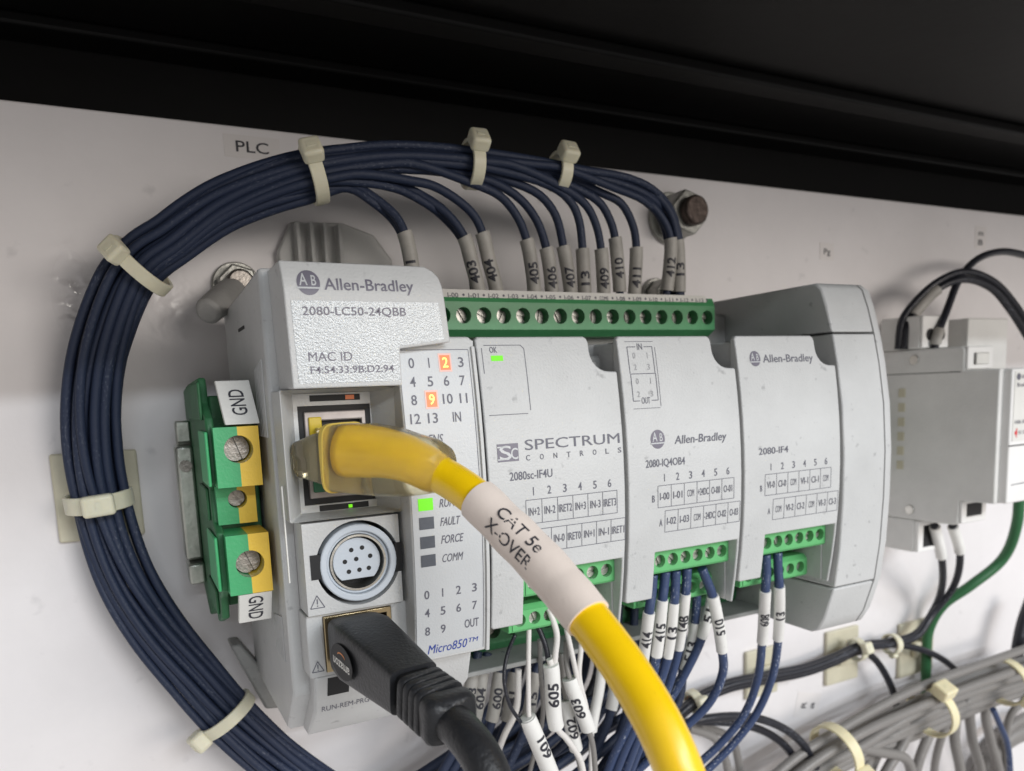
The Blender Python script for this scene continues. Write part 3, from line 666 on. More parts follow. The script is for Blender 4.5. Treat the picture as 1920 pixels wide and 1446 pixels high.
def table(bm, x, z, heads, rowB, rowA, pitch, rh, lh, tabs=True, xa=2.3, gap=1.1, ww=None):
    for i, s in enumerate(heads): put_text(bm, s, on_face(x + (i + .5) * pitch, z + .85, FY), 1.6, w=.55 if s == '1' else .85)
    for (r, zz, xx) in ((rowB, z, x), (rowA, z - rh - gap, x + xa)):
        line_face(bm, xx, zz, xx + 6 * pitch, zz, .13, FY); line_face(bm, xx, zz - rh, xx + 6 * pitch, zz - rh, .13, FY)
        for i in range(7): line_face(bm, xx + i * pitch, zz, xx + i * pitch, zz - rh, .1, FY, n=2)
        for i, s in enumerate(r): put_text(bm, s, on_face(xx + (i + .5) * pitch, zz - rh * .66, FY), 1.55, w=min(pitch * .86, .62 * len(s)))
m1 = module(.4, 'first plug in module with a lit green OK window, beside the number display', 'plug in modules', 0)
bm = bmesh.new()
for a in ((2.6, 75.3, 10.4, 75.3), (2.2, 62.2, 10.5, 62.2)): line_face(bm, *a, .12, FY)
for a in ((11.1, 74.6, 11.1, 62.8), (2.1, 74.8, 2.1, 70)): line_face(bm, *a, .12, FY, n=6)
line_face(bm, 10.4, 75.3, 11.1, 74.6, .12, FY)
put_text(bm, 'OK', on_face(4.5, 73.9, FY), 1.1, w=1.6)
put_text(bm, 'SPECTRUM', on_face(9.2, 55.2, FY), 2.0, w=22, align='l')
for i, s in enumerate('CONTROLS'): put_text(bm, s, on_face(9.7 + i * 3.05, 53.2, FY), 1.05, w=.85)
put_text(bm, '2080sc-IF4U', on_face(5.5, 49.6, FY), 1.6, w=9.4, align='l')
table(bm, 8.7, 45.5, '123456', ['IN+2', 'IN-2', 'IRET2', 'IN+3', 'IN-3', 'IRET3'], ['IN+0', 'IN-0', 'IRET0', 'IN+1', 'IN-1', 'IRET1'], 3.55, 4.7, 1.6, xa=2.0, gap=1.25)
obj('printed_lettering', flip_front(bm), INKG, m1)
rrect(5.1, 72.85, 2.5, 1.0, FY, .08, LGR, 'status_window', m1)
# square S and C mark
bm = bmesh.new()
bm.faces.new([bm.verts.new((x, FY(z) - .06, z)) for x, z in ((3.2, 53.3), (7.7, 53.3), (7.7, 56.7), (3.2, 56.7))])
obj('logo_disc', flip_front(bm), INKL, m1)
bm = bmesh.new()
put_text(bm, 'S', on_face(4.9, 53.7, FY, lift=.1), 2.6, w=2.6); put_text(bm, 'C', on_face(6.8, 53.7, FY, lift=.1), 2.1, w=1.5)
line_face(bm, 3.2, 56.1, 5.6, 56.1, .25, FY, .1); line_face(bm, 3.2, 53.75, 5.6, 53.75, .22, FY, .1)
obj('logo_letters', flip_front(bm), OVER, m1)
m2 = module(32.4, 'second plug in module with a small IN and OUT window, between the two other modules', 'plug in modules', 1)
bm = bmesh.new()
def bracket(bm, x0, x1, z0, z1, top, bot, gap):
    line_face(bm, x0, z0, x0, z1, .16, FY, n=4); line_face(bm, x1, z0, x1, z1, .16, FY, n=4)
    if top: line_face(bm, x0, z1, (x0 + x1) / 2 - gap, z1, .16, FY); line_face(bm, (x0 + x1) / 2 + gap, z1, x1, z1, .16, FY)
    if bot: line_face(bm, x0, z0, (x0 + x1) / 2 - gap, z0, .16, FY); line_face(bm, (x0 + x1) / 2 + gap, z0, x1, z0, .16, FY)
    if not top: line_face(bm, x0, z1, x1, z1, .16, FY)
bracket(bm, 35.3, 41.7, 69.2, 74.7, True, False, 1.1); bracket(bm, 35.4, 41.8, 63.5, 69.1, False, True, 1.5)
put_text(bm, 'IN', on_face(38.5, 74.1, FY), 1.3, w=1.3); put_text(bm, 'OUT', on_face(38.6, 62.9, FY), 1.3, w=2.2)
line_face(bm, 34.9, 75.8, 42.1, 75.8, .1, FY); line_face(bm, 42.4, 62.2, 42.4, 74.6, .1, FY, n=6); line_face(bm, 35.3, 61.9, 42.2, 61.9, .1, FY)
put_text(bm, '2080-IQ4OB4', on_face(37.5, 49.5, FY), 1.6, w=10.4, align='l')
put_text(bm, 'Allen-Bradley', on_face(45.3, 54.0, FY), 1.75, w=14.4, align='l', shear=.15)
table(bm, 40.5, 45.4, '123456', ['I-00', 'I-01', 'COM', '+24DC', 'O-00', 'O-01'], ['I-02', 'I-03', 'COM', '-24DC', 'O-02', 'O-03'], 3.54, 4.7, 1.6, xa=1.9, gap=.85)
put_text(bm, 'B', on_face(39.3, 42.0, FY), 1.5, w=.7); put_text(bm, 'A', on_face(41.3, 36.6, FY), 1.5, w=.8)
obj('printed_lettering', flip_front(bm), INKG, m2)
bm = bmesh.new()
for x, z, s in ((36.8, 72.3, '0'), (40.2, 72.3, '1'), (36.8, 69.9, '2'), (40.2, 69.9, '3'), (36.9, 67.0, '0'), (40.3, 67.0, '1'), (36.9, 64.3, '2'), (40.3, 64.3, '3')): put_text(bm, s, on_face(x, z, FY), 1.2, w=.7)
obj('faint_lettering', flip_front(bm), mat('faint_grey_ink', (.33, .33, .34), .5), m2)
emblem(m2, 40.9, 55.3, 2.0, FY)
m3 = module(64.4, 'third plug in module with the round logo at its top, beside the thick end cap', 'plug in modules', 2)
bm = bmesh.new()
put_text(bm, 'Allen-Bradley', on_face(72.7, 70.8, FY), 1.75, w=16, align='l')
put_text(bm, '2080-IF4', on_face(69.3, 49.9, FY), 1.5, w=9.2, align='l')
table(bm, 71.2, 45.2, '123456', ['VI-0', 'CI-0', 'COM', 'VI-1', 'CI-1', 'COM'], ['COM', 'VI-2', 'CI-2', 'COM', 'VI-3', 'CI-3'], 3.6, 4.9, 1.6, xa=2.7, gap=1.1)
put_text(bm, 'B', on_face(70.0, 41.4, FY), 1.4, w=.6); put_text(bm, 'A', on_face(72.7, 35.8, FY), 1.4, w=.7)
obj('printed_lettering', flip_front(bm), INKG, m3)
emblem(m3, 70.3, 71.7, 1.75, FY)

# ================================================================== GROUND TERMINAL
g = thing('ground_terminal', 'green and yellow ground terminal with two GND tags, left of the controller', 'terminal', (-42, -8, 45))
prof = [(-2, 26), (-2, 70), (-16, 71), (-42, 71.5), (-44, 66.5), (-49, 64), (-50, 61.5), (-50, 51.8), (-45, 50.8), (-46, 43.9), (-50.5, 42.6), (-50.5, 31.5), (-47, 29.5), (-46, 25), (-38, 22.5), (-34, 25), (-18, 19)]
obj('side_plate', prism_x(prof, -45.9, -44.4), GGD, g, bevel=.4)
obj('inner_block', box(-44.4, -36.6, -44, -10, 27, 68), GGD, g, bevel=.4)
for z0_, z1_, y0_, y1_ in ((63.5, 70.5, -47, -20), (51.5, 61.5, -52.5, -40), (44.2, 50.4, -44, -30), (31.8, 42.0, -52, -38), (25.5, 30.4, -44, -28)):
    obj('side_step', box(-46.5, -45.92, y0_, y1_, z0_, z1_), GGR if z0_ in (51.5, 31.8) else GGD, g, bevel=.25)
gs = screw_mesh(2.35, .7)
def gterm(z0, z1, y, x0, x1, xs, cz, r, yb, sang, sr=None):
    bm = bmesh.new(); holed(bm, x0, x1, z0, z1, xs, cz, r, y, 6, n=24, split=xs)
    for z in (z0, z1):
        for a, b, mi in ((x0, xs, 0), (xs, x1, 1)):
            f = bm.faces.new([bm.verts.new(c) for c in ((a, y, z), (b, y, z), (b, yb, z), (a, yb, z))]); f.material_index = mi
    for x, mi in ((x0, 0), (x1, 1)):
        f = bm.faces.new([bm.verts.new(c) for c in ((x, y, z0), (x, y, z1), (x, yb, z1), (x, yb, z0))]); f.material_index = mi
    o = obj('clamp_block', bm, [GGR, GYE], g)
    add_screw(o, gs if r > 2 else screw_mesh(1.55, .6), MDK, (xs - .1, y + (4.3 if r > 2 else 2.6), cz + .1), sang)
gterm(51.3, 62.2, -54, -45.1, -37.3, -41.0, 58.1, 2.55, -40, 1.25)
gterm(43.6, 51.0, -47.5, -45.0, -37.9, -41.2, 48.3, 1.75, -40, .9)
gterm(31.2, 42.4, -54, -44.7, -37.1, -40.8, 36.8, 2.55, -40, 1.2)
def gtag(z0, z1, y0, y1, tz, rot):
    bm = bmesh.new()
    q = [(-43.6, y0, z1), (-37.6, y0, z1), (-36.9, y1, z0), (-42.9, y1, z0)] if y0 > y1 else [(-43.2, y0, z1), (-37.2, y0, z1), (-37.4, y1, z0), (-43.4, y1, z0)]
    A = [bm.verts.new(c) for c in q]; B = [bm.verts.new((c[0], c[1] + 1.6, c[2])) for c in q]
    bm.faces.new(A); bm.faces.new(B[::-1])
    for i in range(4): bm.faces.new((A[i], A[(i + 1) % 4], B[(i + 1) % 4], B[i]))
    o = obj('marker_tag', clean(bm), TAG, g, bevel=.15)
    e0 = (Vector(q[3]) - Vector(q[0])); e1 = (Vector(q[1]) - Vector(q[0])); L = e0.length; e0.normalize(); e1.normalize(); c = (Vector(q[0]) + Vector(q[1]) + Vector(q[2]) + Vector(q[3])) / 4; n = Vector((0, -1, 0))
    bm = bmesh.new()
    if rot > 0: fn = lambda a, b: c - e0 * (a) - e1 * (b - 1.35) + n * .12       # reads upwards
    else: fn = lambda a, b: c + e0 * a + e1 * (b - 1.25) + n * .12
    put_text(bm, 'GND', fn, 2.6, w=5.2); bm = flip_front(bm); obj('lettering', bm, INK, o)
gtag(62.6, 70.6, -50, -54, 66, 1)
gtag(25.0, 31.0, -53.5, -51, 28, -1)

# ================================================================== BOLTS, WASHERS
def bolt(name, label, p, r, h, m, capm, tilt=(0, -1, 0), wr=1.75):
    t = thing(name, label, 'bolt', p)
    p = Vector(p); ax = Vector(tilt).normalized()
    obj('washer', cyl(p, ax, r * wr, 1.4, 36), NUT, t, bevel=.3)
    obj('hex_nut', cyl(p + ax * 1.5, ax, r * 1.5, h + 1.6, 6), NUT, t, bevel=.5)
    obj('shaft', cyl(p + ax * (h + 3.2), ax, r * .95, 3.2, 24), capm, t, bevel=.6)
    return t
bolt('panel_bolt', 'large bolt with dark end and hex nut on the panel above the end cap', (100.6, -.1, 118.6), 4.6, 7.4, MET, RUST, wr=1.75)
bolt('panel_bolt', 'bolt with a wide pale washer half hidden behind the left edge of the controller', (-31.5, -.1, 94.5), 3.3, 2.0, MET, MDK)
bolt('panel_bolt', 'small pale bolt end peeking out behind the top right end of the green terminal strip', (94.5, -.1, 95.0), 3.0, 4, MET, PSW)

# ================================================================== CABLES
def sleeve_text(bm, path, l0, body, h, w, rad, direction=-1, roll=0.0, line=0.0, lift=.06, fat=.022):
    """wrap lettering on a sleeve: it reads along the cable towards its start (direction -1) or its end"""
    def fn(a, b):
        l = l0 + direction * a; c, T, U = path.at(l); D = T * direction
        F = (CAM - c); F = (F - T * F.dot(T)).normalized(); R = F.cross(D)      # letters stand up towards R
        th = (b + line) / rad + roll
        return c + (F * math.cos(th) + R * math.sin(th)) * (rad + lift)
    put_text(bm, body, fn, h, w=w, cut=.35, fat=fat)
def wire(name, label, cat, ctrl, r, m, group=None, sleeve=None, per=8, sides=12, raw=False, slv_mat=None):
    pts = [c if isinstance(c, Vector) else P(*c) for c in ctrl]
    pa = Path(pts, per)
    og = pts[0]
    o = obj(name, sweep(pa, r, sides=sides), m, origin=og); tag(o, label, cat, group)
    if sleeve:
        ia, ib, body, sr = sleeve[:4]; roll = sleeve[4] if len(sleeve) > 4 else -.35; th = sleeve[5] if len(sleeve) > 5 else 2.0
        la, lb = pa.at_t(ia), pa.at_t(ib)
        s = obj('marker_sleeve', sweep(pa, sr, la, lb, sides=20, step=1.2), slv_mat or WHP, o)
        s.data.set_sharp_from_angle(angle=math.radians(50))
        if body:
            bm = bmesh.new(); ww = th * .80 * len(body); sleeve_text(bm, pa, (la + lb) / 2 + (sleeve[6] if len(sleeve) > 6 else 0), body, th, ww, sr, -1, roll=roll, line=-th / 2, fat=.03)
            bmesh.ops.recalc_face_normals(bm, faces=bm.faces[:]); obj('lettering', bm, INK, s)
    return o, pa

# ---- big loop of twelve navy wires
LOOP = [(820, 1640, -14), (640, 1520, -15), (530, 1440, -16), (426, 1340, -15), (364, 1267, -13), (293, 1180, -11), (242, 1100, -9.5), (211, 1028, -8.5), (186, 938, -8.5), (173, 850, -9.5), (174, 748, -11),
        (196, 636, -14), (255, 508, -18), (324, 456, -21), (404, 398, -24), (478, 363, -27), (568, 333, -30), (650, 318, -31), (740, 310, -32), (885, 317, -33), (1048, 338, -34), (1130, 356, -34)]
loop = Path([P(*c) for c in LOOP], 8)
d = 1.9
hexp = sorted([(-1.6, 1.7), (-.55, 1.75), (.5, 1.75), (1.5, 1.7), (-2.15, .85), (-1.1, .85), (0, .85), (1.1, .85), (2.15, .85), (-2.75, 0), (-1.6, 0), (-.5, 0), (.6, 0), (1.6, 0), (2.75, 0), (-2.2, -.85), (-1.1, -.85), (0, -.85), (1.1, -.85), (2.2, -.85)])
peel = [
 ([(660, 350), (705, 374), (742, 406), (758, 436), (770, 485), (779, 560)], 3, '401'),
 ([(748, 350), (800, 374), (839, 402), (870, 444), (884, 492), (898, 550)], 3, '403'),
 ([(774, 340), (813, 349), (860, 377), (889, 405), (904, 436), (917, 490), (932, 552)], 4, '404'),
 ([(881, 342), (938, 368), (970, 407), (987, 449), (996, 495), (1002, 552)], 3, '405'),
 ([(920, 340), (976, 374), (1007, 415), (1024, 465), (1031, 505), (1035, 553)], 3, '406'),
 ([(950, 338), (1012, 366), (1042, 405), (1056, 462), (1064, 505), (1070, 554)], 3, '407'),
 ([(1035, 350), (1071, 380), (1086, 415), (1092, 467), (1094, 505), (1096, 554)], 3, '13'),
 ([(1055, 352), (1098, 384), (1117, 420), (1127, 467), (1130, 508), (1132, 555)], 3, '409'),
 ([(1090, 358), (1126, 382), (1145, 416), (1153, 446), (1158, 495), (1162, 550)], 3, '410'),
 ([(1128, 362), (1165, 382), (1187, 424), (1193, 465), (1192, 505), (1189, 556)], 3, '411'),
 ([(1161, 351), (1212, 377), (1244, 413), (1257, 447), (1256, 495), (1250, 548)], 3, '412'),
 ([(1175, 338), (1226, 362), (1257, 400), (1270, 451), (1273, 495), (1273, 550)], 3, '13'),
 ([(1165, 345), (1218, 369), (1250, 406), (1264, 452), (1266, 495), (1266, 552)], 0, ''), ([(1172, 332), (1224, 355), (1260, 398), (1275, 455), (1276, 495), (1277, 552)], 0, ''),
 ([(1150, 352), (1208, 377), (1240, 414), (1252, 455), (1253, 495), (1250, 552)], 0, ''), ([(1168, 340), (1222, 365), (1254, 404), (1268, 456), (1262, 495), (1262, 552)], 0, ''),
 ([(656, 346), (700, 369), (738, 402), (756, 436), (768, 485), (777, 560)], 0, ''), ([(652, 353), (698, 379), (735, 411), (752, 438), (764, 485), (773, 560)], 0, ''),
 ([(744, 346), (796, 369), (836, 398), (867, 444), (881, 492), (893, 552)], 0, ''), ([(740, 353), (794, 379), (832, 408), (864, 446), (880, 492), (889, 552)], 0, '')]
XTRA = ['lower one behind the last two sleeves', 'outermost one behind the last two sleeves', 'inner one behind the last two sleeves', 'middle one behind the last two sleeves',
        'upper one tucked behind the first drop', 'lower one tucked behind the first drop', 'upper one tucked behind the second drop', 'lower one tucked behind the second drop']
ords = ['first', 'second', 'third', 'fourth', 'fifth', 'sixth', 'seventh', 'eighth', 'ninth', 'tenth', 'eleventh', 'last']
HX = {0: 0, 16: 1, 17: 2, 1: 3, 2: 4, 18: 5, 19: 6, 3: 7, 4: 8, 5: 9, 6: 10, 7: 11, 8: 12, 9: 13, 12: 14, 14: 15, 10: 16, 13: 17, 15: 18, 11: 19}
for i, (pp, si, num) in enumerate(peel):
    a, b = hexp[HX[i]]; pts = []; l = 0; ph = random.random() * 6.28
    ulim = pp[0][0] - 78
    a0_, b0_ = a, b
    while l < loop.l[-1]:
        tw = 1.9 * max(0, 1 - l / (loop.l[-1] * .62)) ** 1.2; ct, st = math.cos(tw), math.sin(tw); an, bn = a0_ / 2.75, b0_ / 1.75
        a = (an * ct - bn * st) * 2.75; b = (an * st + bn * ct) * 1.75
        c, T, U = loop.at(l); Nn = Vector((0, -1, 0)).cross(T).normalized(); Y = T.cross(Nn)
        if Y.y > 0: Y = -Y
        kk = d * (1 - .2 * min(1, max(0, (l / loop.l[-1] - .5) / .15)))
        q = c + Nn * (a * kk + .7 * math.sin(l / 24 + ph)) + Y * (b * kk + .55 * math.cos(l / 29 + ph * 2))
        if l > loop.l[-1] * .5 and pix(q)[0] > ulim: break
        pts.append(q); l += 6
    y0 = pts[-1].y; n = len(pp)
    for j, (u, v) in enumerate(pp): pts.append(P(u, v, (-34.2 if j > 2 else y0 + (-34.2 - y0) * (j + 1) / 3.5) + (2.6 if i > 11 and j > 1 else 0)))
    pts.append(pts[-1] + Vector((0, 1.0, -5)))
    k0 = len(pts) - 1 - n + si; k1 = len(pts) - 1.75 if i not in (8, 10, 11) else len(pts) - 2.05
    if i > 11:
        wire('blue_wire', 'bare navy wire of the big loop, ' + XTRA[i - 12], 'wire', pts, .94, BLU, 'navy wires of the big loop', per=4); continue
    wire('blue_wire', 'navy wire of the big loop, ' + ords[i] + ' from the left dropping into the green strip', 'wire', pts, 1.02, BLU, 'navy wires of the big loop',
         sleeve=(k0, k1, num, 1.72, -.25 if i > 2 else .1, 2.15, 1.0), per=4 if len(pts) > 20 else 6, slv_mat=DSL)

def tie(label, c, T, R, head, m=TIE, w=2.9, hs=(4.4, 3.4, 4.6), sq=1.0, group='cable ties round the wire bundles', tail=0):
    """band round axis T at c, ratchet head on the side 'head'"""
    T = T.normalized(); H = Vector(head); H = (H - T * H.dot(T)).normalized(); V = T.cross(H)
    o = thing('cable_tie', label, 'cable tie', c, group)
    bm = bmesh.new(); n = 36; L = []
    for rr, ww in ((R, -w / 2), (R + .9, -w / 2), (R + .9, w / 2), (R, w / 2)):
        L.append([bm.verts.new(c + (H * math.cos(k * 2 * PI / n) * sq + V * math.sin(k * 2 * PI / n)) * rr + T * ww) for k in range(n)])
    for q in range(4):
        for k in range(n): bm.faces.new((L[q][k], L[q][(k + 1) % n], L[(q + 1) % 4][(k + 1) % n], L[(q + 1) % 4][k]))
    obj('band', clean(bm), m, o, bevel=.2)
    hc = c + H * (R * sq + hs[1] / 2 + .1); bm = bmesh.new(); vs = []
    for sa in (-1, 1):
        for sb in (-1, 1):
            for sc in (-1, 1): vs.append(bm.verts.new(hc + T * sa * hs[0] / 2 + H * sb * hs[1] / 2 + V * sc * hs[2] / 2))
    for f in ((0, 1, 3, 2), (4, 6, 7, 5), (0, 4, 5, 1), (2, 3, 7, 6), (0, 2, 6, 4), (1, 5, 7, 3)): bm.faces.new([vs[k] for k in f])
    obj('ratchet_head', clean(bm), m, o, bevel=.8, seg=3)
    hb = hc + H * (hs[1] / 2); bm = bmesh.new(); vs = []
    for sa in (-1, 1):
        for sb in (-.6, .12):
            for sc in (-1, 1): vs.append(bm.verts.new(hb + T * sa * .9 + H * sb + V * sc * .55))
    for f in ((0, 1, 3, 2), (4, 6, 7, 5), (0, 4, 5, 1), (2, 3, 7, 6), (0, 2, 6, 4), (1, 5, 7, 3)): bm.faces.new([vs[k] for k in f])
    obj('tail_stub', clean(bm), m, o)
    return o
def loop_at(u, v):
    best = min(range(len(loop.p)), key=lambda i: (pix(loop.p[i])[0] - u) ** 2 + (pix(loop.p[i])[1] - v) ** 2); return loop.p[best].copy(), loop.T[best].copy()
def tie_loop(label, u, v, R, head, off=0.0, **k):
    c, T = loop_at(u, v); Nn = Vector((0, -1, 0)).cross(T).normalized(); tie(label, c + Nn * off, T, R, head, **k)
tie_loop('cable tie at the top left of the big wire loop, right of the PLC sticker', 590, 318, 5.2, (-.12, -1.0, .55), sq=1.0)
tie_loop('cable tie at the middle of the top run of wires against the black edge', 878, 312, 4.6, (.1, -1, .75), off=1.0)
tie_loop('rightmost cable tie on the top run of wires, before the last two drop', 1045, 338, 3.8, (.1, -1, .75), off=1.9)
tie_loop('cable tie at the upper left bend of the wire loop', 258, 500, 6.3, (-.75, -1, .3))
tie_loop('cable tie holding the wire loop to the square base on the panel', 186, 938, 6.1, (.0, -1, -.1), hs=(4.6, 2.8, 6.4), w=3.8)
tie_loop('cable tie at the lower left of the wire loop with its round head below', 426, 1340, 6.2, (-.8, -.35, -.7), hs=(4.4, 3.8, 4.6))
def pad(label, u0, v0, u1, v1, tilt=0):
    a = P(u0, v0, 0); b = P(u1, v1, 0); x0, x1, z1, z0 = a.x, b.x, a.z, b.z; t = thing('tie_base', label, 'tie mount', ((x0 + x1) / 2, 0, (z0 + z1) / 2), 'square nylon tie mounts on the panel')
    obj('base_plate', box(x0, x1, -1.7, -.02, z0, z1), PAD, t, bevel=.5)
    cx, cz = (x0 + x1) / 2, (z0 + z1) / 2; obj('cradle', box(cx - 4, cx + 4, -4.0, -1.72, cz - 3, cz + 3), PAD, t, bevel=.6)
pad('square yellowed mounting base glued to the panel under the wire loop at the left', 92, 852, 272, 1000)
pad('square mounting base below the module with wires 608 and 13', 1394, 1222, 1452, 1294)
pad('square mounting base below the end cap', 1545, 1185, 1602, 1268)
pad('square mounting base under the power supply wires', 1682, 1170, 1742, 1252)

# ---- stickers
def sticker(label, u, v, w, h, body, th, rot=0.0, tw=None):
    c = P(u, v, 0); t = thing('panel_sticker', label, 'sticker', (c.x, 0, c.z))
    r = Matrix.Rotation(-rot, 3, 'Y'); bm = box(-w / 2, w / 2, -.12, -.02, -h / 2, h / 2)
    for q in bm.verts: q.co = r @ q.co + Vector((c.x, 0, c.z))
    s = obj('paper', bm, STK, t)
    for k, line in enumerate(body):
        bm = bmesh.new(); cz = ((len(body) - 1) / 2 - k) * th * 1.7 - th / 2
        put_text(bm, line, lambda a, b: r @ Vector((a, -.2, b + cz)) + Vector((c.x, 0, c.z)), th, w=tw); obj('lettering', flip_front(bm), INK, s)
sticker('paper sticker printed PLC at the top left of the panel', 473, 277, 13.0, 5.2, ['PLC'], 2.5, tw=7.6)
sticker('small paper label printed with two short marks at the bottom right of the panel', 1514, 1322, 10, 13, ['R', 'a'], 2.6, rot=1.3, tw=2.6)
sticker('tiny paper label on the panel right of the large bolt', 1550, 472, 7, 6, ['Pg'], 2.0, tw=3.2)
sticker('tiny paper label on the panel above the power supply wires', 1838, 446, 7, 9, ['m', 'B'], 2.2, tw=3)

# ---- yellow network cable
YC = [(652, 846, 129.5), (690, 850, 127.5), (735, 856, 125), (775, 868, 123.2), (830, 892, 121), (890, 932, 117), (952, 992, 113), (1022, 1064, 108.5), (1103, 1160, 102.5), (1180, 1265, 97), (1237, 1362, 93), (1275, 1450, 91), (1315, 1580, 90)]
yp = Path([PD(*c) for c in YC], 10)
net = thing('network_cable', 'thick yellow network cable with a clear boot and a cream sleeve marked CAT 5e', 'cable', tuple(yp.p[0]))
l0 = yp.at_t(0)
obj('jacket', sweep(yp, lambda l: 3.0 if l > 14 else 4.3 - 1.3 * max(l, 0) / 14, sides=28, step=1.5), YEL, net)
ls0, ls1 = yp.at_t(5.12), yp.at_t(8.0)
slv = obj('marker_sleeve', sweep(yp, lambda l: 3.42 + .05 * math.sin(l * .9) + (.07 if abs(l - (ls0 + ls1) / 2) < 6 else 0), ls0, ls1, sides=36, step=.8), WHC, net)
slv.data.set_sharp_from_angle(angle=math.radians(50))
bm = bmesh.new(); lm = yp.at_t(6.38)
sleeve_text(bm, yp, lm, 'CAT 5e', 1.85, 9.6, 3.47, 1, roll=0.0, line=.35, fat=.006); sleeve_text(bm, yp, lm + .2, 'X-OVER', 1.85, 10.2, 3.47, 1, roll=0.0, line=-2.35, fat=.006)
bmesh.ops.recalc_face_normals(bm, faces=bm.faces[:]); obj('lettering', bm, INK, slv)
def loft(secs, n=32, power=4.0, bm=None, caps=True):
    """secs: centre, half width vector, half height vector, squareness"""
    bm = bm or bmesh.new(); R = []
    for c, A, B, pw in secs:
        ring = []
        for k in range(n):
            a = 2 * PI * k / n; ca, sa = math.cos(a), math.sin(a); e = 2 / pw
            ring.append(bm.verts.new(c + A * math.copysign(abs(ca) ** e, ca) + B * math.copysign(abs(sa) ** e, sa)))
        R.append(ring)
    for a, b in zip(R, R[1:]):
        for k in range(n): bm.faces.new((a[k], a[(k + 1) % n], b[(k + 1) % n], b[k]))
    if caps: bm.faces.new(R[0][::-1]); bm.faces.new(R[-1])
    return clean(bm)
# plug inside the port
plug = obj('plug_body', box(-29.0, -20.4, -72, -61.0, 51.5, 61.5), CLR, net, bevel=.3)
yd = Vector((.35, .94, 0)); up = Vector((0, 0, 1))
BT = [(562, 861, 134, 2.6, 1.2, 3), (572, 860, 133.5, 3.2, 3.6, 4), (610, 857, 132, 4.3, 4.6, 5), (641, 857, 131, 5.1, 5.4, 5), (642.5, 857, 131, 5.75, 5.7, 5), (650, 857, 130.5, 5.75, 5.7, 5), (690, 860, 128.6, 5.9, 5.6, 4), (735, 866, 126.2, 5.7, 5.4, 3.4), (775, 872, 123.8, 5.1, 4.9, 2.8), (812, 874, 121.6, 4.4, 4.3, 2.3), (830, 876, 120.4, 3.5, 3.5, 2.1), (834, 877, 120.2, 2.2, 2.2, 2)]
def boot_secs(k=1.0, off=0):
    out = []
    for i, (u, v, z, hh, hw, pw) in enumerate(BT):
        c = PD(u, v, z); j = min(i + 1, len(BT) - 1); i0 = max(i - 1, 0); T = (PD(*BT[j][:3]) - PD(*BT[i0][:3])).normalized()
        Bv = (up - T * up.dot(T)).normalized(); Av = Bv.cross(T); out.append((c, Av * hw * k, Bv * hh * k, pw))
    return out
o = obj('boot', loft(boot_secs(), n=40), BOOT, net, smooth=True); o.data.set_sharp_from_angle(angle=math.radians(50))

SEAM = mat('pale_yellow_moulding', (.9, .68, .16), .4, trans=.35, ior=1.25)
c_ = boot_secs(1.0); q0, q1 = c_[4], c_[5]
obj('boot_seam', loft([(q0[0], q0[1] * 1.02, q0[2] * 1.035, 5), (q0[0].lerp(q1[0], .55), q1[1] * 1.03, q1[2] * 1.04, 5)], n=40), SEAM, net)
# ---- black usb cable
UC = [(668, 1206, 134, 5.2, 4.6), (675, 1216, 131, 5.4, 5.0), (722, 1255, 123, 4.6, 4.4), (742, 1268, 119.5, 4.3, 4.1)]
us = thing('usb_cable', 'black plug with a ribbed boot and black cable in the lower port of the controller', 'cable', tuple(PD(675, 1216, 131)))
def usecs(L, pw=7):
    out = []
    for i, c in enumerate(L):
        p = PD(*c[:3]); a = PD(*L[max(i - 1, 0)][:3]); b = PD(*L[min(i + 1, len(L) - 1)][:3]); T = (b - a).normalized()
        Bv = (up - T * up.dot(T)).normalized(); Av = Bv.cross(T); q = c[5] if len(c) > 5 else pw; out.append((p, Av * c[4], Bv * c[3], q))
    return out
o = obj('plug_body', loft(usecs([(662, 1196, 138, 4.0, 4.3), (668, 1203, 135.5, 4.9, 4.9), (684, 1215, 131.5, 5.2, 5.2), (722, 1246, 126, 4.6, 4.75), (776, 1291, 118.0, 3.75, 4.1)]), n=48), RUB, us, smooth=True, bevel=0); o.data.set_sharp_from_angle(angle=math.radians(45))
obj('metal_shell', box(-28.9, -20.0, -66, -61.2, 19.3, 26.3), GOLD, us, bevel=.3)
for k in range(4):
    u, v, z = 789 + k * 11.2, 1301 + k * 9.0, 116.2 - k * 1.25; hh = 3.65 + .02 * k
    o = obj('boot_rib', loft(usecs([(u - 4.0, v - 3.2, z + .45, hh - .2, hh + .1), (u - 3.2, v - 2.6, z + .36, hh, hh + .3), (u + 2.2, v + 1.8, z - .25, hh, hh + .3), (u + 3.0, v + 2.4, z - .33, hh - .2, hh + .1)], 6), n=40), RUB, us, smooth=True); o.data.set_sharp_from_angle(angle=math.radians(45))
obj('boot_core', loft(usecs([(760, 1278, 119.8, 3.0, 3.2), (838, 1340, 111, 3.0, 3.2)], 5), n=32), RUB, us, smooth=True)
o = obj('boot_end', loft(usecs([(832, 1335, 111.8, 3.5, 3.8), (835, 1338, 111.4, 3.75, 4.1), (845, 1349, 109.6, 3.75, 4.1), (848, 1353, 109.0, 3.4, 3.7), (850, 1355, 108.8, 2.7, 2.8, 3)], 5), n=40), RUB, us, smooth=True); o.data.set_sharp_from_angle(angle=math.radians(50))
up_ = Path([PD(845, 1352, 109.5), PD(868, 1374, 106.5), PD(905, 1425, 103), PD(940, 1510, 101)], 10)
obj('cable_jacket', sweep(up_, 2.9, sides=24), RUB, us)
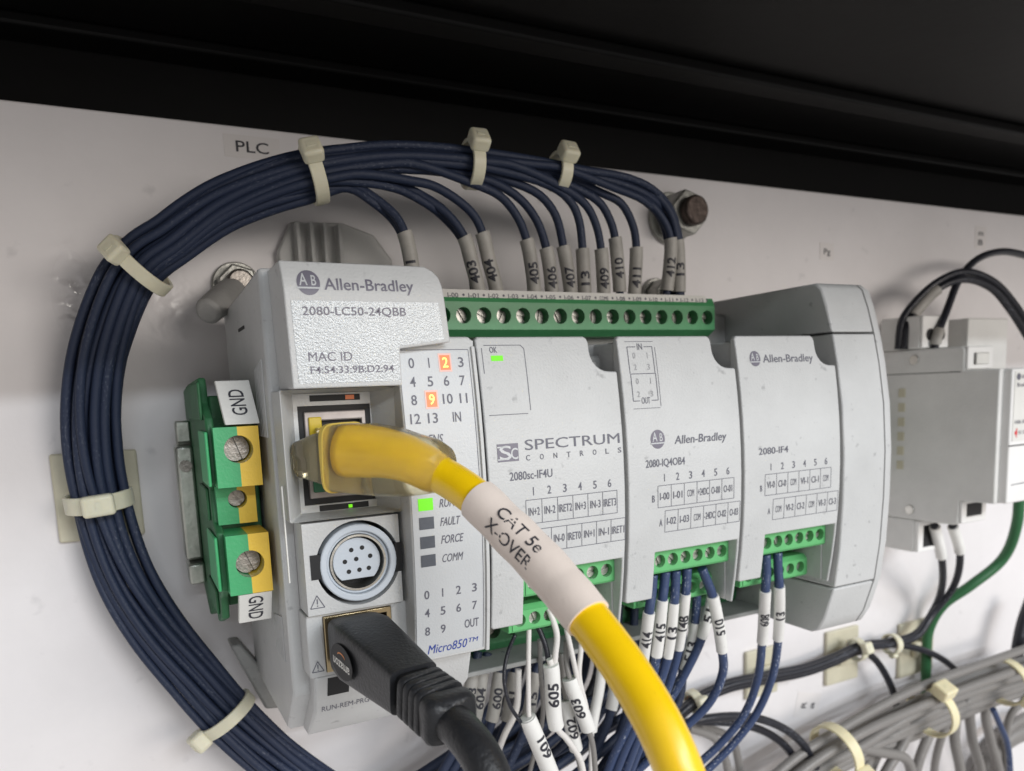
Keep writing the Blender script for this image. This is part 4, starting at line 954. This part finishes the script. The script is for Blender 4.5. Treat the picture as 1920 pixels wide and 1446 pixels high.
# oval badge on the left side of the plug: lens shape with a white word and an orange smile
c0 = PD(652, 1248, 128.5); Tt = (PD(720, 1244, 126) - PD(684, 1215, 131.5)).normalized(); Ub = (up - Tt * up.dot(Tt)).normalized(); Nl = Ub.cross(Tt)
if (CAM - c0).dot(Nl) < 0: Nl = -Nl
cc = PD(694, 1228, 130) + Nl * 5.18
def badge(pts, lift, m, name, par):
    bm = bmesh.new(); bm.faces.new([bm.verts.new(cc + Tt * a + Ub * b + Nl * lift) for a, b in pts]); return obj(name, bm, m, par)
lens = [(4.2 * math.cos(2 * PI * k / 24), 3.0 * math.sin(2 * PI * k / 24)) for k in range(24)]
bd = badge(lens, .12, BLK, 'badge', us)
bm = bmesh.new(); sgn = 1 if (Tt.cross(Ub)).dot(Nl) > 0 else -1
put_text(bm, 'amazon', lambda a, b: cc - Tt * a * sgn - Ub * (b - .1) + Nl * .17, 1.7, w=6.4, fat=.02); obj('lettering', bm, TAG, bd)
bm = bmesh.new(); A = [(1.6 * math.cos(x), .5 + .9 * math.sin(x)) for x in [PI * .15 + PI * .7 * k / 8 for k in range(9)]]; B = [(a, b + .28) for a, b in A][::-1]
bm.faces.new([bm.verts.new(cc + Tt * a + Ub * b + Nl * .17) for a, b in A + B]); obj('smile_mark', bm, mat('orange_print', (.7, .25, .06), .5), bd)

# ---- wires under the second and third module
GW = 'blue wires under the plug in modules'
W = [
 ('414', [(1224, 1078, -64.3), (1222, 1110, -64.3), (1217, 1148, -64.3), (1204, 1250, -57), (1190, 1330, -54), (1150, 1420, -48), (1120, 1500, -42)], (2, 3, '414', 1.4, -.22, 2.25, -1.5), 'leftmost'),
 ('415', [(1248, 1072, -64.3), (1245, 1100, -64.3), (1242, 1124, -64.3), (1231, 1229, -59), (1214, 1310, -56), (1170, 1410, -50), (1140, 1490, -44)], (2, 3, '415', 1.38, -.22, 2.25, .3), 'second from the left'),
 ('13', [(1267, 1070, -64.3), (1266, 1100, -64.3), (1264, 1130, -64.3), (1252, 1232, -60), (1226, 1310, -57), (1190, 1400, -51), (1160, 1480, -45)], (2, 3, '13', 1.2, -.22, 2.25, 0), 'third from the left'),
 ('14B', [(1288, 1066, -64.3), (1287, 1092, -64.3), (1285, 1112, -64.3), (1272, 1216, -57), (1248, 1300, -54), (1200, 1400, -49), (1170, 1480, -43)], (2, 3, '14B', 1.3, -.22, 2.25, -.5), 'fourth from the left'),
 ('513', [(1306, 1095, -54), (1306, 1130, -53), (1303, 1168, -52.5), (1283, 1256, -51), (1256, 1310, -49), (1210, 1400, -45), (1180, 1480, -40)], (2, 3, '513', 1.3, -.22, 2.25, 1), 'fifth from the left'),
 ('511', [(1338, 1066, -58), (1342, 1090, -57), (1335, 1122, -56), (1316, 1196, -54.5), (1285, 1262, -52), (1225, 1370, -47), (1190, 1470, -42)], (2, 3, '51', 1.35, -.22, 2.25, -1), 'sixth from the left'),
 ('510', [(1316, 1066, -64.3), (1326, 1090, -64.3), (1336, 1117, -64.3), (1354, 1220, -60), (1355, 1262, -58), (1330, 1318, -55), (1260, 1385, -50), (1190, 1450, -45)], (2, 3, '510', 1.45, -.22, 2.25, 0), 'the one leaning right,'),
 ('608', [(1436, 1040, -64.3), (1437, 1075, -64.3), (1435, 1107, -64.3), (1429, 1204, -55), (1420, 1275, -52), (1395, 1340, -49), (1350, 1395, -46), (1290, 1450, -43), (1230, 1510, -40)], (2, 3, '608', 1.42, -.22, 2.25, -.5), 'left of the pair'),
 ('13', [(1458, 1036, -64.3), (1459, 1070, -64.3), (1461, 1099, -64.3), (1459, 1198, -56), (1448, 1268, -53), (1420, 1335, -50), (1375, 1395, -47), (1315, 1455, -44), (1250, 1520, -40)], (2, 3, '13', 1.42, -.22, 2.25, -.5), 'right of the pair')]
for num, pts, sl, where in W:
    wire('blue_wire', 'blue wire with white sleeve %s, %s under the %s plug in module' % (sl[2], where, 'third' if 'pair' in where else 'second'), 'wire', pts, 1.12, BL2, GW, sleeve=sl)
# ---- thin black and white pairs with sleeves under the first module
def pair(label, ctrl, r, m, **k): return wire('signal_wire', label, 'wire', ctrl, r, m, 'thin wires under the first plug in module', **k)
pair('thin white wire dropping straight into the sleeve marked 601', [(992, 1165, -60), (991, 1230, -60), (991, 1300, -60), (993, 1352, -60), (1010, 1400, -60)], .55, WHW)
pair('thin black wire curving down to the sleeve marked 601', [(966, 1190, -58), (952, 1225, -58), (945, 1270, -59), (955, 1320, -60), (980, 1360, -60), (1000, 1400, -60)], .42, BKW)
pair('thick sheath with sleeve 601 at the lower end of the thin white and black wires', [(988, 1345, -60), (1000, 1372, -60), (1040, 1470, -60), (1060, 1530, -60)], 1.5, WHP, sleeve=(0.05, 2, '601', 1.95, -.55, 2.2, -1.5))
pair('thin black wire crossing down from the lower green block to sleeve 605', [(984, 1125, -57), (1004, 1165, -58), (1024, 1215, -60), (1030, 1260, -61)], .6, BKW)
pair('thin white wire bending down into the top of sleeve 605', [(1018, 1118, -60), (1032, 1150, -61), (1044, 1190, -62), (1041, 1230, -62), (1040, 1262, -62)], .68, WHW)
pair('white wire with sleeve 605 that comes out below and curves right', [(1030, 1236, -62), (1034, 1252, -62), (1043, 1362, -61), (1062, 1385, -60), (1088, 1425, -60), (1098, 1480, -60)], .7, WHW, sleeve=(.7, 2, '605', 1.75, -.1, 2.3, -1.0))
pair('white wire beside the yellow cable going into the sleeve marked 603', [(1090, 1180, -58), (1089, 1220, -58), (1086, 1266, -58), (1100, 1330, -58)], .6, WHW)
pair('grey white wire left of it going into the sleeve marked 603', [(1062, 1180, -58), (1070, 1215, -58), (1080, 1262, -58), (1094, 1330, -58)], .6, WHW)
pair('grey wire with the blurred sleeve 603 leaning right beside the yellow cable', [(1062, 1200, -56), (1062, 1240, -56), (1068, 1272, -57), (1103, 1366, -57), (1112, 1400, -56), (1118, 1480, -55)], .65, GYW, sleeve=(2, 3, '603', 1.75, .35, 2.2, 0))
pair('grey wire with a dirty sleeve 602 behind the sleeve 603', [(1052, 1225, -52), (1058, 1290, -52), (1064, 1330, -53), (1080, 1404, -53), (1092, 1460, -50), (1098, 1500, -50)], .65, GYW, sleeve=(1.6, 3, '602', 1.6, -.2, 2.2, 0))
pair('white wire hanging behind, left of the sleeve 605', [(1012, 1200, -48), (1014, 1260, -46), (1018, 1340, -44), (1000, 1420, -40), (980, 1500, -38)], .6, GYW)
pair('white wire with a blank sleeve behind the yellow cable', [(1132, 1170, -50), (1130, 1240, -49), (1124, 1290, -48), (1110, 1370, -46), (1108, 1480, -44)], .6, WHW, sleeve=(1.2, 3, '', 1.3))
# ---- wires from the lower strip
GL = 'wires from the lower green terminal strip'
for k, (u, num) in enumerate(((902, '604'), (934, '600'), (962, '41'), (884, '413'), (1000, '15'), (1160, '17'), (1190, '416'))):
    y = -37; pts = [(u + 12, 1225 - k, y), (u + 8, 1245, y - 1), (u + 3, 1262, y - 2), (u - 12, 1352, y - 3), (u - 34, 1410, y - 3), (u - 75, 1480, y - 2)]
    if u > 1100: pts = [(u, 1130, y), (u - 2, 1190, y - 1), (u - 4, 1230, y - 2), (u - 14, 1330, y - 3), (u - 50, 1420, y - 3), (u - 110, 1500, y - 2)]
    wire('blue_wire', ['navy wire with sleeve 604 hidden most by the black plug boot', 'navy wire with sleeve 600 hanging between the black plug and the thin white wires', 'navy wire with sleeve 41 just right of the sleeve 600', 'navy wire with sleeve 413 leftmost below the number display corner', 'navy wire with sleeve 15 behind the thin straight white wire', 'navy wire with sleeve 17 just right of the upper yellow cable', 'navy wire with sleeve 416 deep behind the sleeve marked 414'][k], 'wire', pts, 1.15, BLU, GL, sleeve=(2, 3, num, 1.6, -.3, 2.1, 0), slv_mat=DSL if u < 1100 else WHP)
wire('white_wire', 'thin pale wire running down beside the sleeve 600', 'wire', [(972, 1255, -44), (968, 1330, -44), (945, 1380, -43), (930, 1420, -42)], .8, WHW, GL)
for k, (a, b, yy) in enumerate((((1190, 1290), (890, 1446), -30), ((1230, 1300), (960, 1460), -34), ((1250, 1310), (1010, 1470), -38), ((1160, 1280), (860, 1420), -26), ((1270, 1320), (1060, 1480), -42), ((1210, 1330), (1000, 1420), -30), ((1130, 1310), (830, 1440), -22))):
    wire('blue_wire', 'navy wire sweeping down to the left behind the sleeves, ' + ['lowest layer nearest the panel', 'second layer', 'third layer', 'fourth layer near the plug boot', 'front layer by the yellow cable', 'short middle layer', 'back layer'][k], 'wire',
         [(a[0] + 10, a[1] - 140, yy), (a[0], a[1], yy), ((a[0] * 2 + b[0]) / 3, (a[1] * 2 + b[1]) / 3 + 8, yy - 2), ((a[0] + b[0] * 2) / 3, (a[1] + b[1] * 2) / 3 + 26, yy - 3), (b[0], b[1] + 30, yy - 3), (b[0] - 90, b[1] + 90, yy - 2)], 1.2, BLU, GL)

for k in range(11):
    rn = random.Random(90 + k); u0 = 1180 - k * 24; yy = -10 - (k % 4) * 3.5
    wire('dark_wire', 'dark wire in the tangle behind the sleeves, ' + ['furthest right', 'second from the right', 'third from the right', 'fourth from the right', 'fifth from the right', 'in the middle', 'just left of the middle', 'fifth from the left', 'fourth from the left', 'third from the left', 'leftmost under the black plug'][k], 'wire',
         [(u0 + 20, 1200, yy), (u0 + 8, 1270 + rn.uniform(-8, 8), yy), (u0 - 25, 1335 + rn.uniform(-10, 10), yy - 1), (u0 - 75, 1392 + rn.uniform(-10, 10), yy - 2), (u0 - 140, 1440 + rn.uniform(-10, 10), yy - 2), (u0 - 230, 1500, yy)], 1.35, BKW if k % 3 == 0 else BLU, 'dark wires tangled behind the sleeves')
# ---- dark bundle along the bottom right with its branches
GB = 'dark wires of the thin bundle along the panel'
for k, (dz, dy) in enumerate(((-6, 0), (0, -1.6), (6, 0), (1, 1.5))):
    L = [(1180, 1420), (1240, 1372), (1300, 1318), (1360, 1288), (1430, 1272), (1510, 1256), (1560, 1238), (1612, 1216), (1672, 1208), (1720, 1192), (1750, 1150), (1762, 1100)]
    L = [(u, v + dz, -9 + dy) for u, v in L]
    if k == 0: L = L[:-1] + [(1764, 1110, -14), (1766, 1050, -24), (1752, 985, -27)]
    if k == 1: L = L[:-1] + [(1785, 1105, -16), (1800, 1040, -26), (1786, 985, -29)]
    if k == 2: L = L[:8] + [(1640, 1236, -9), (1672, 1290, -9), (1684, 1340, -9)]
    if k == 3: L = L[:9] + [(1720, 1216, -9), (1770, 1238, -9), (1815, 1280, -9)]
    wire('dark_wire', ['dark wire of the thin bundle rising left into the power supply', 'dark wire of the thin bundle rising right into the power supply', 'dark wire leaving the thin bundle at the first tie down into the grey cables', 'dark wire that leaves the thin bundle at the second tie and runs right'][k], 'wire', L, 1.35, BKW, GB,
         sleeve=(len(L) - 1.9, len(L) - 1.05, '', 1.9) if k < 2 else None)
tie('cable tie on the thin dark bundle below the end cap', P(1606, 1218, -9), P(1640, 1212, -9) - P(1570, 1236, -9), 3.6, (.1, -1, .4), hs=(4, 3, 4.4))
tie('cable tie on the thin dark bundle left of the green wire', P(1672, 1208, -9), P(1700, 1204, -9) - P(1640, 1210, -9), 3.3, (-.2, -.3, -1), hs=(3, 2, 3))
tie('cable tie on the thin dark bundle just below the wire marked 608', P(1302, 1316, -9), P(1340, 1296, -9) - P(1280, 1334, -9), 3.4, (0, -1, .3), hs=(4, 3, 4.4))
wire('green_wire', 'green ground wire curving down from the power supply to the panel bottom', 'wire', [(1912, 900, -30), (1906, 985, -28), (1880, 1048, -22), (1820, 1098, -16), (1768, 1135, -9), (1742, 1180, -5), (1737, 1230, -5), (1736, 1300, -5)], 2.0, GRW)
for k, L in enumerate(([(1240, 1370, -22), (1310, 1350, -24), (1400, 1344, -24), (1462, 1362, -24), (1505, 1395, -24), (1530, 1440, -24)], [(1300, 1352, -18), (1380, 1356, -20), (1440, 1375, -20), (1480, 1408, -20), (1500, 1450, -20)],
    [(1290, 1365, -14), (1340, 1385, -14), (1362, 1430, -14), (1366, 1500, -14)], [(1310, 1360, -10), (1370, 1385, -10), (1385, 1430, -10), (1390, 1500, -10)])):
    wire('dark_wire', ['black wire arching over the white gap into the grey cables, the upper one', 'black wire arching into the grey cables, just below the upper one', 'dark wire bending straight down behind the wires 608 and 13, the left one', 'dark wire bending straight down behind the wires 608 and 13, the right one'][k], 'wire', L, 1.4, BKW if k < 2 else GYW, 'dark wires between the yellow cable and the grey cables')

# ---- grey cable bundle
GG = 'grey cables at the lower right'
nm = ['topmost', 'second from the top', 'third from the top', 'fourth from the top', 'fifth from the top', 'lowest', 'one crossing over in front', 'one at the back']
for k in range(8):
    rnd = random.Random(50 + k); off = k * 15.5 if k < 6 else (30 if k == 6 else 58)
    L = [(1370 + off * .6, 1540 + off * .5), (1482 + off * .45, 1432 + off * .55), (1595 + off * .35, 1362 + off * .75), (1715 + off * .3, 1300 + off * .85), (1825 + off * .25, 1252 + off * .95), (1955 + off * .2, 1206 + off)]
    L = [(u + rnd.uniform(-6, 6), v + rnd.uniform(-7, 7), -24 + (k % 3) * 2.6 + rnd.uniform(-1, 1) - (4 if k == 6 else 0)) for u, v in L]
    wire('grey_cable', 'grey round cable of the sloping bundle at the lower right, ' + nm[k], 'cable', L, 1.75, GYW, GG)
for k, (a_, b_) in enumerate((((1655, 1392), (1628, 1500)), ((1772, 1352), (1752, 1500)), ((1886, 1345), (1902, 1500)))):
    wire('grey_cable', 'slim grey cable hanging down from the bundle, ' + ['under its left third', 'under its middle', 'under its right end'][k], 'cable', [(a_[0] + 46, a_[1] - 40, -22), (a_[0] + 10, a_[1] - 6, -19), ((a_[0] + b_[0]) / 2 - 8, (a_[1] + b_[1]) / 2, -15), (b_[0], b_[1], -12)], 1.5, GYW, GG)
Dn = [([(1830, 1290), (1790, 1310), (1752, 1360), (1725, 1420), (1705, 1500)], 0), ([(1860, 1290), (1800, 1325), (1790, 1380), (1800, 1440), (1806, 1500)], -2), ([(1880, 1300), (1822, 1318), (1822, 1380), (1838, 1440), (1846, 1500)], 1),
      ([(1760, 1330), (1712, 1360), (1690, 1400), (1660, 1450), (1640, 1500)], -3), ([(1900, 1300), (1850, 1330), (1858, 1390), (1872, 1440), (1880, 1500)], 3), ([(1700, 1350), (1650, 1385), (1640, 1400), (1620, 1450), (1600, 1520)], 2),
      ([(1600, 1400), (1650, 1410), (1700, 1425), (1712, 1470), (1715, 1520)], -4), ([(1980, 1330), (1920, 1345), (1880, 1380), (1860, 1460), (1850, 1520)], 5)]
for k, (L, dy) in enumerate(Dn):
    wire('grey_cable', 'grey cable turning down out of the sloping bundle, %s' % ['third from the left', 'fifth from the left', 'sixth from the left', 'second from the left', 'seventh from the left', 'leftmost', 'the one in front curving right', 'far right one'][k], 'cable', [(u, v, -18 + dy) for u, v in L], 1.95, GYW, GG)
wire('grey_cable', 'wide grey cable filling the bottom right corner under the others', 'cable', [(1940, 1360, -8), (1880, 1390, -6), (1840, 1450, -6), (1810, 1540, -6)], 4.5, GYW, GG)
wire('blue_wire', 'thin violet blue wire hanging at the far lower right among the grey cables', 'wire', [(1862, 1330, -32), (1875, 1360, -32), (1890, 1400, -31), (1896, 1500, -30)], 1.1, BL2)
wire('dark_wire', 'black cable at the right edge above the grey cables', 'wire', [(1935, 1120, -14), (1918, 1170, -14), (1908, 1220, -14), (1900, 1300, -12)], 2.6, BKW)
def tieg(label, u, v, y, du, dv, R, head, **k): tie(label, P(u, v, y), P(u + du, v + dv, y) - P(u - du, v - dv, y), R, head, m=TIEB, group='cable ties round the wire bundles', **k)
tieg('yellowed cable tie round the middle of the grey bundle', 1748, 1334, -25, 30, -15, 8.8, (-.5, -.5, 1), w=3.8, hs=(7, 5, 6.5))
tieg('yellowed cable tie round the grey bundle at the bottom edge', 1568, 1408, -26, 30, -19, 9.0, (.5, -1.0, -.55), w=4, hs=(7.5, 5, 7))
tieg('yellowed cable tie round the grey bundle at the right edge', 1885, 1278, -25, 30, -14, 8.8, (.45, -1.0, -.4), w=3.8, hs=(7, 5, 6.5))

# ================================================================== POWER SUPPLY
ps = thing('power_supply', 'grey stepped power supply with a white printed front at the right edge, on the rail', 'power supply', (215, 0, 45))
X = 191.0; XE = 236
pr = [(-7.9, -1), (-7.9, 87), (-23.5, 87), (-23.5, 76), (-50.5, 75.6), (-50.5, 67.8), (-50.5, 22.5), (-50.5, 18.6), (-23.8, 13.5), (-23.8, 3.5), (-7.9, 3)]
pr = [(-7.9, 3), (-7.9, 87), (-23.5, 87), (-23.5, 75.6), (-38, 75.4), (-38, 67.8), (-51.8, 67.6), (-51.8, 23.8), (-38, 22), (-38, 15), (-23.8, 14), (-23.8, 3)]
W1 = X + 14.2
pr = [(-7.9, 15), (-7.9, 75.6), (-39, 75.4), (-40, 74.6), (-40, 67.7), (-51.8, 67.6), (-51.8, 23.8), (-40, 23.7), (-40, 15.6), (-38, 15)]
obj('side_shell', prism_x(pr, X, W1), PSU, ps, bevel=.5)
obj('upper_shelf', box(X + .1, W1 + .4, -23.5, -7.9, 75.7, 87.2), PSU, ps, bevel=.5); obj('lower_shelf', box(X + .1, W1 - 1, -23.8, -7.9, 3, 14.9), PSU, ps, bevel=.5)
obj('body', box(W1 + .1, XE, -51.7, -8, 23.9, 67.5), PSW, ps, bevel=.4)
obj('top_terminal', box(X + .3, W1 + .2, -24.6, -23.52, 76.0, 87.0), PSW, ps, bevel=.3)
for a in (4.2, 10.2): obj('terminal_hole', cyl((X + a, -24.75, 80.5), (0, 1, 0), 2.1, .2, 20), BLK, ps)
obj('bottom_terminal', ring_plate(X + .4, W1 - 1.2, 3.2, 14.6, X + 3.4, W1 - 3, 4.5, 12.6, -25.4, -23.82), PSW, ps, bevel=.3); obj('terminal_hole', box(X + 3.4, W1 - 3, -24.4, -23.9, 4.5, 12.6), BLK, ps)
obj('adjust_window', ring_plate(X + .4, W1 - .2, 67.9, 75.2, X + 3.6, W1 - 2.4, 69.3, 73.2, -41, -40.02), PSW, ps, bevel=.3); obj('adjust_knob', box(X + 4.8, W1 - 2.6, -41.3, -40.1, 69.4, 73.1), TAG, ps, bevel=.3); obj('terminal_hole', box(X + 3.62, X + 4.7, -40.6, -40.1, 69.4, 73.1), BLK, ps)
obj('adjust_window', ring_plate(X + .4, W1 - .2, 15.9, 23.5, X + 3.2, W1 - 2.2, 17.8, 22.4, -41, -40.02), PSW, ps, bevel=.3); obj('terminal_hole', box(X + 3.3, W1 - 2.3, -40.6, -40.1, 17.9, 22.3), BLK, ps)
obj('side_seam', box(X - .06, X + .05, -39, -9, 67.0, 67.25), BLK, ps)
obj('white_front', box(X + 2, XE, -54.5, -37.9, 24.0, 67.4), PSW, ps, bevel=.5)
obj('front_label', box(X + 3.2, XE - 1, -54.7, -54.52, 44.2, 66.6), TAG, ps)
bm = bmesh.new(); put_text(bm, 'Allen', on_face(X + 6.4, 64.2, -54.7), 1.2, w=4.2, align='l'); disc_face(bm, X + 5.0, 64.8, 1.1, -54.7); put_text(bm, 'Bradley', on_face(X + 4.4, 61.6, -54.7), 1.3, w=6.5, align='l')
put_text(bm, '1606-XLP', on_face(X + 4.0, 49.8, -54.7), 1.2, w=7, align='l'); put_text(bm, 'DC OK', on_face(X + 6.2, 46.4, -54.7), 1.1, w=4.4, align='l'); line_face(bm, X + 4, 30, X + 12, 30.2, .3, -54.5)
obj('printed_lettering', flip_front(bm), INKG, ps)
bm = bmesh.new(); disc_face(bm, X + 4.9, 46.9, .7, -54.7); line_face(bm, X + 5.2, 45.4, X + 5.2, 48.4, .45, -54.7, .1); obj('red_mark', flip_front(bm), INKR, ps)
obj('front_groove', box(X + 1.9, XE, -54.62, -54.45, 42.6, 43.0), BLK, ps)
ms = screw_mesh(1.6, .5)
for z, y in ((72, -20), (18.5, -20)):
    bm = cyl((X - .02, y - 2, z), (-1, 0, 0), 1.7, .4, 20); obj('side_screw', bm, MET, ps, bevel=.15)
bm = bmesh.new()
for k in range(6): box(X - .3, X + .1, -18.9, -16.4, 33 + k * 5.2, 36 + k * 5.2, bm)
obj('side_vent', bm, PAD, ps)
obj('rear_section', box(216, 240, -25, -7.9, 67.6, 86.3), PSU, ps, bevel=.5)
for k, L in enumerate(([(1684, 655, -16), (1692, 600, -17), (1716, 566, -19), (1756, 530, -22), (1806, 510, -24), (1862, 528, -25), (1902, 570, -25), (1950, 645, -25)],
                      [(1752, 656, -25.5), (1756, 634, -26), (1776, 580, -25), (1798, 525, -24), (1830, 488, -23), (1878, 472, -22), (1950, 486, -21)],
                      [(1696, 655, -18), (1704, 606, -18.5), (1728, 572, -20), (1762, 540, -23), (1806, 524, -25), (1858, 540, -26), (1896, 584, -26), (1940, 655, -26)])):
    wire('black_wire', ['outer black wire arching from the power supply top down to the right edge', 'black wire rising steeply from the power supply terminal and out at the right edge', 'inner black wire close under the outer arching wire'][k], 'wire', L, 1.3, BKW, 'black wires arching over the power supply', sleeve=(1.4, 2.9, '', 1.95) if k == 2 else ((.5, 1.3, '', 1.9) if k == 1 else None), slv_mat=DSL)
for o in bpy.data.objects:
    if 'org' in o.keys(): del o['org']
scene.render.resolution_x = 1024; scene.render.resolution_y = 771
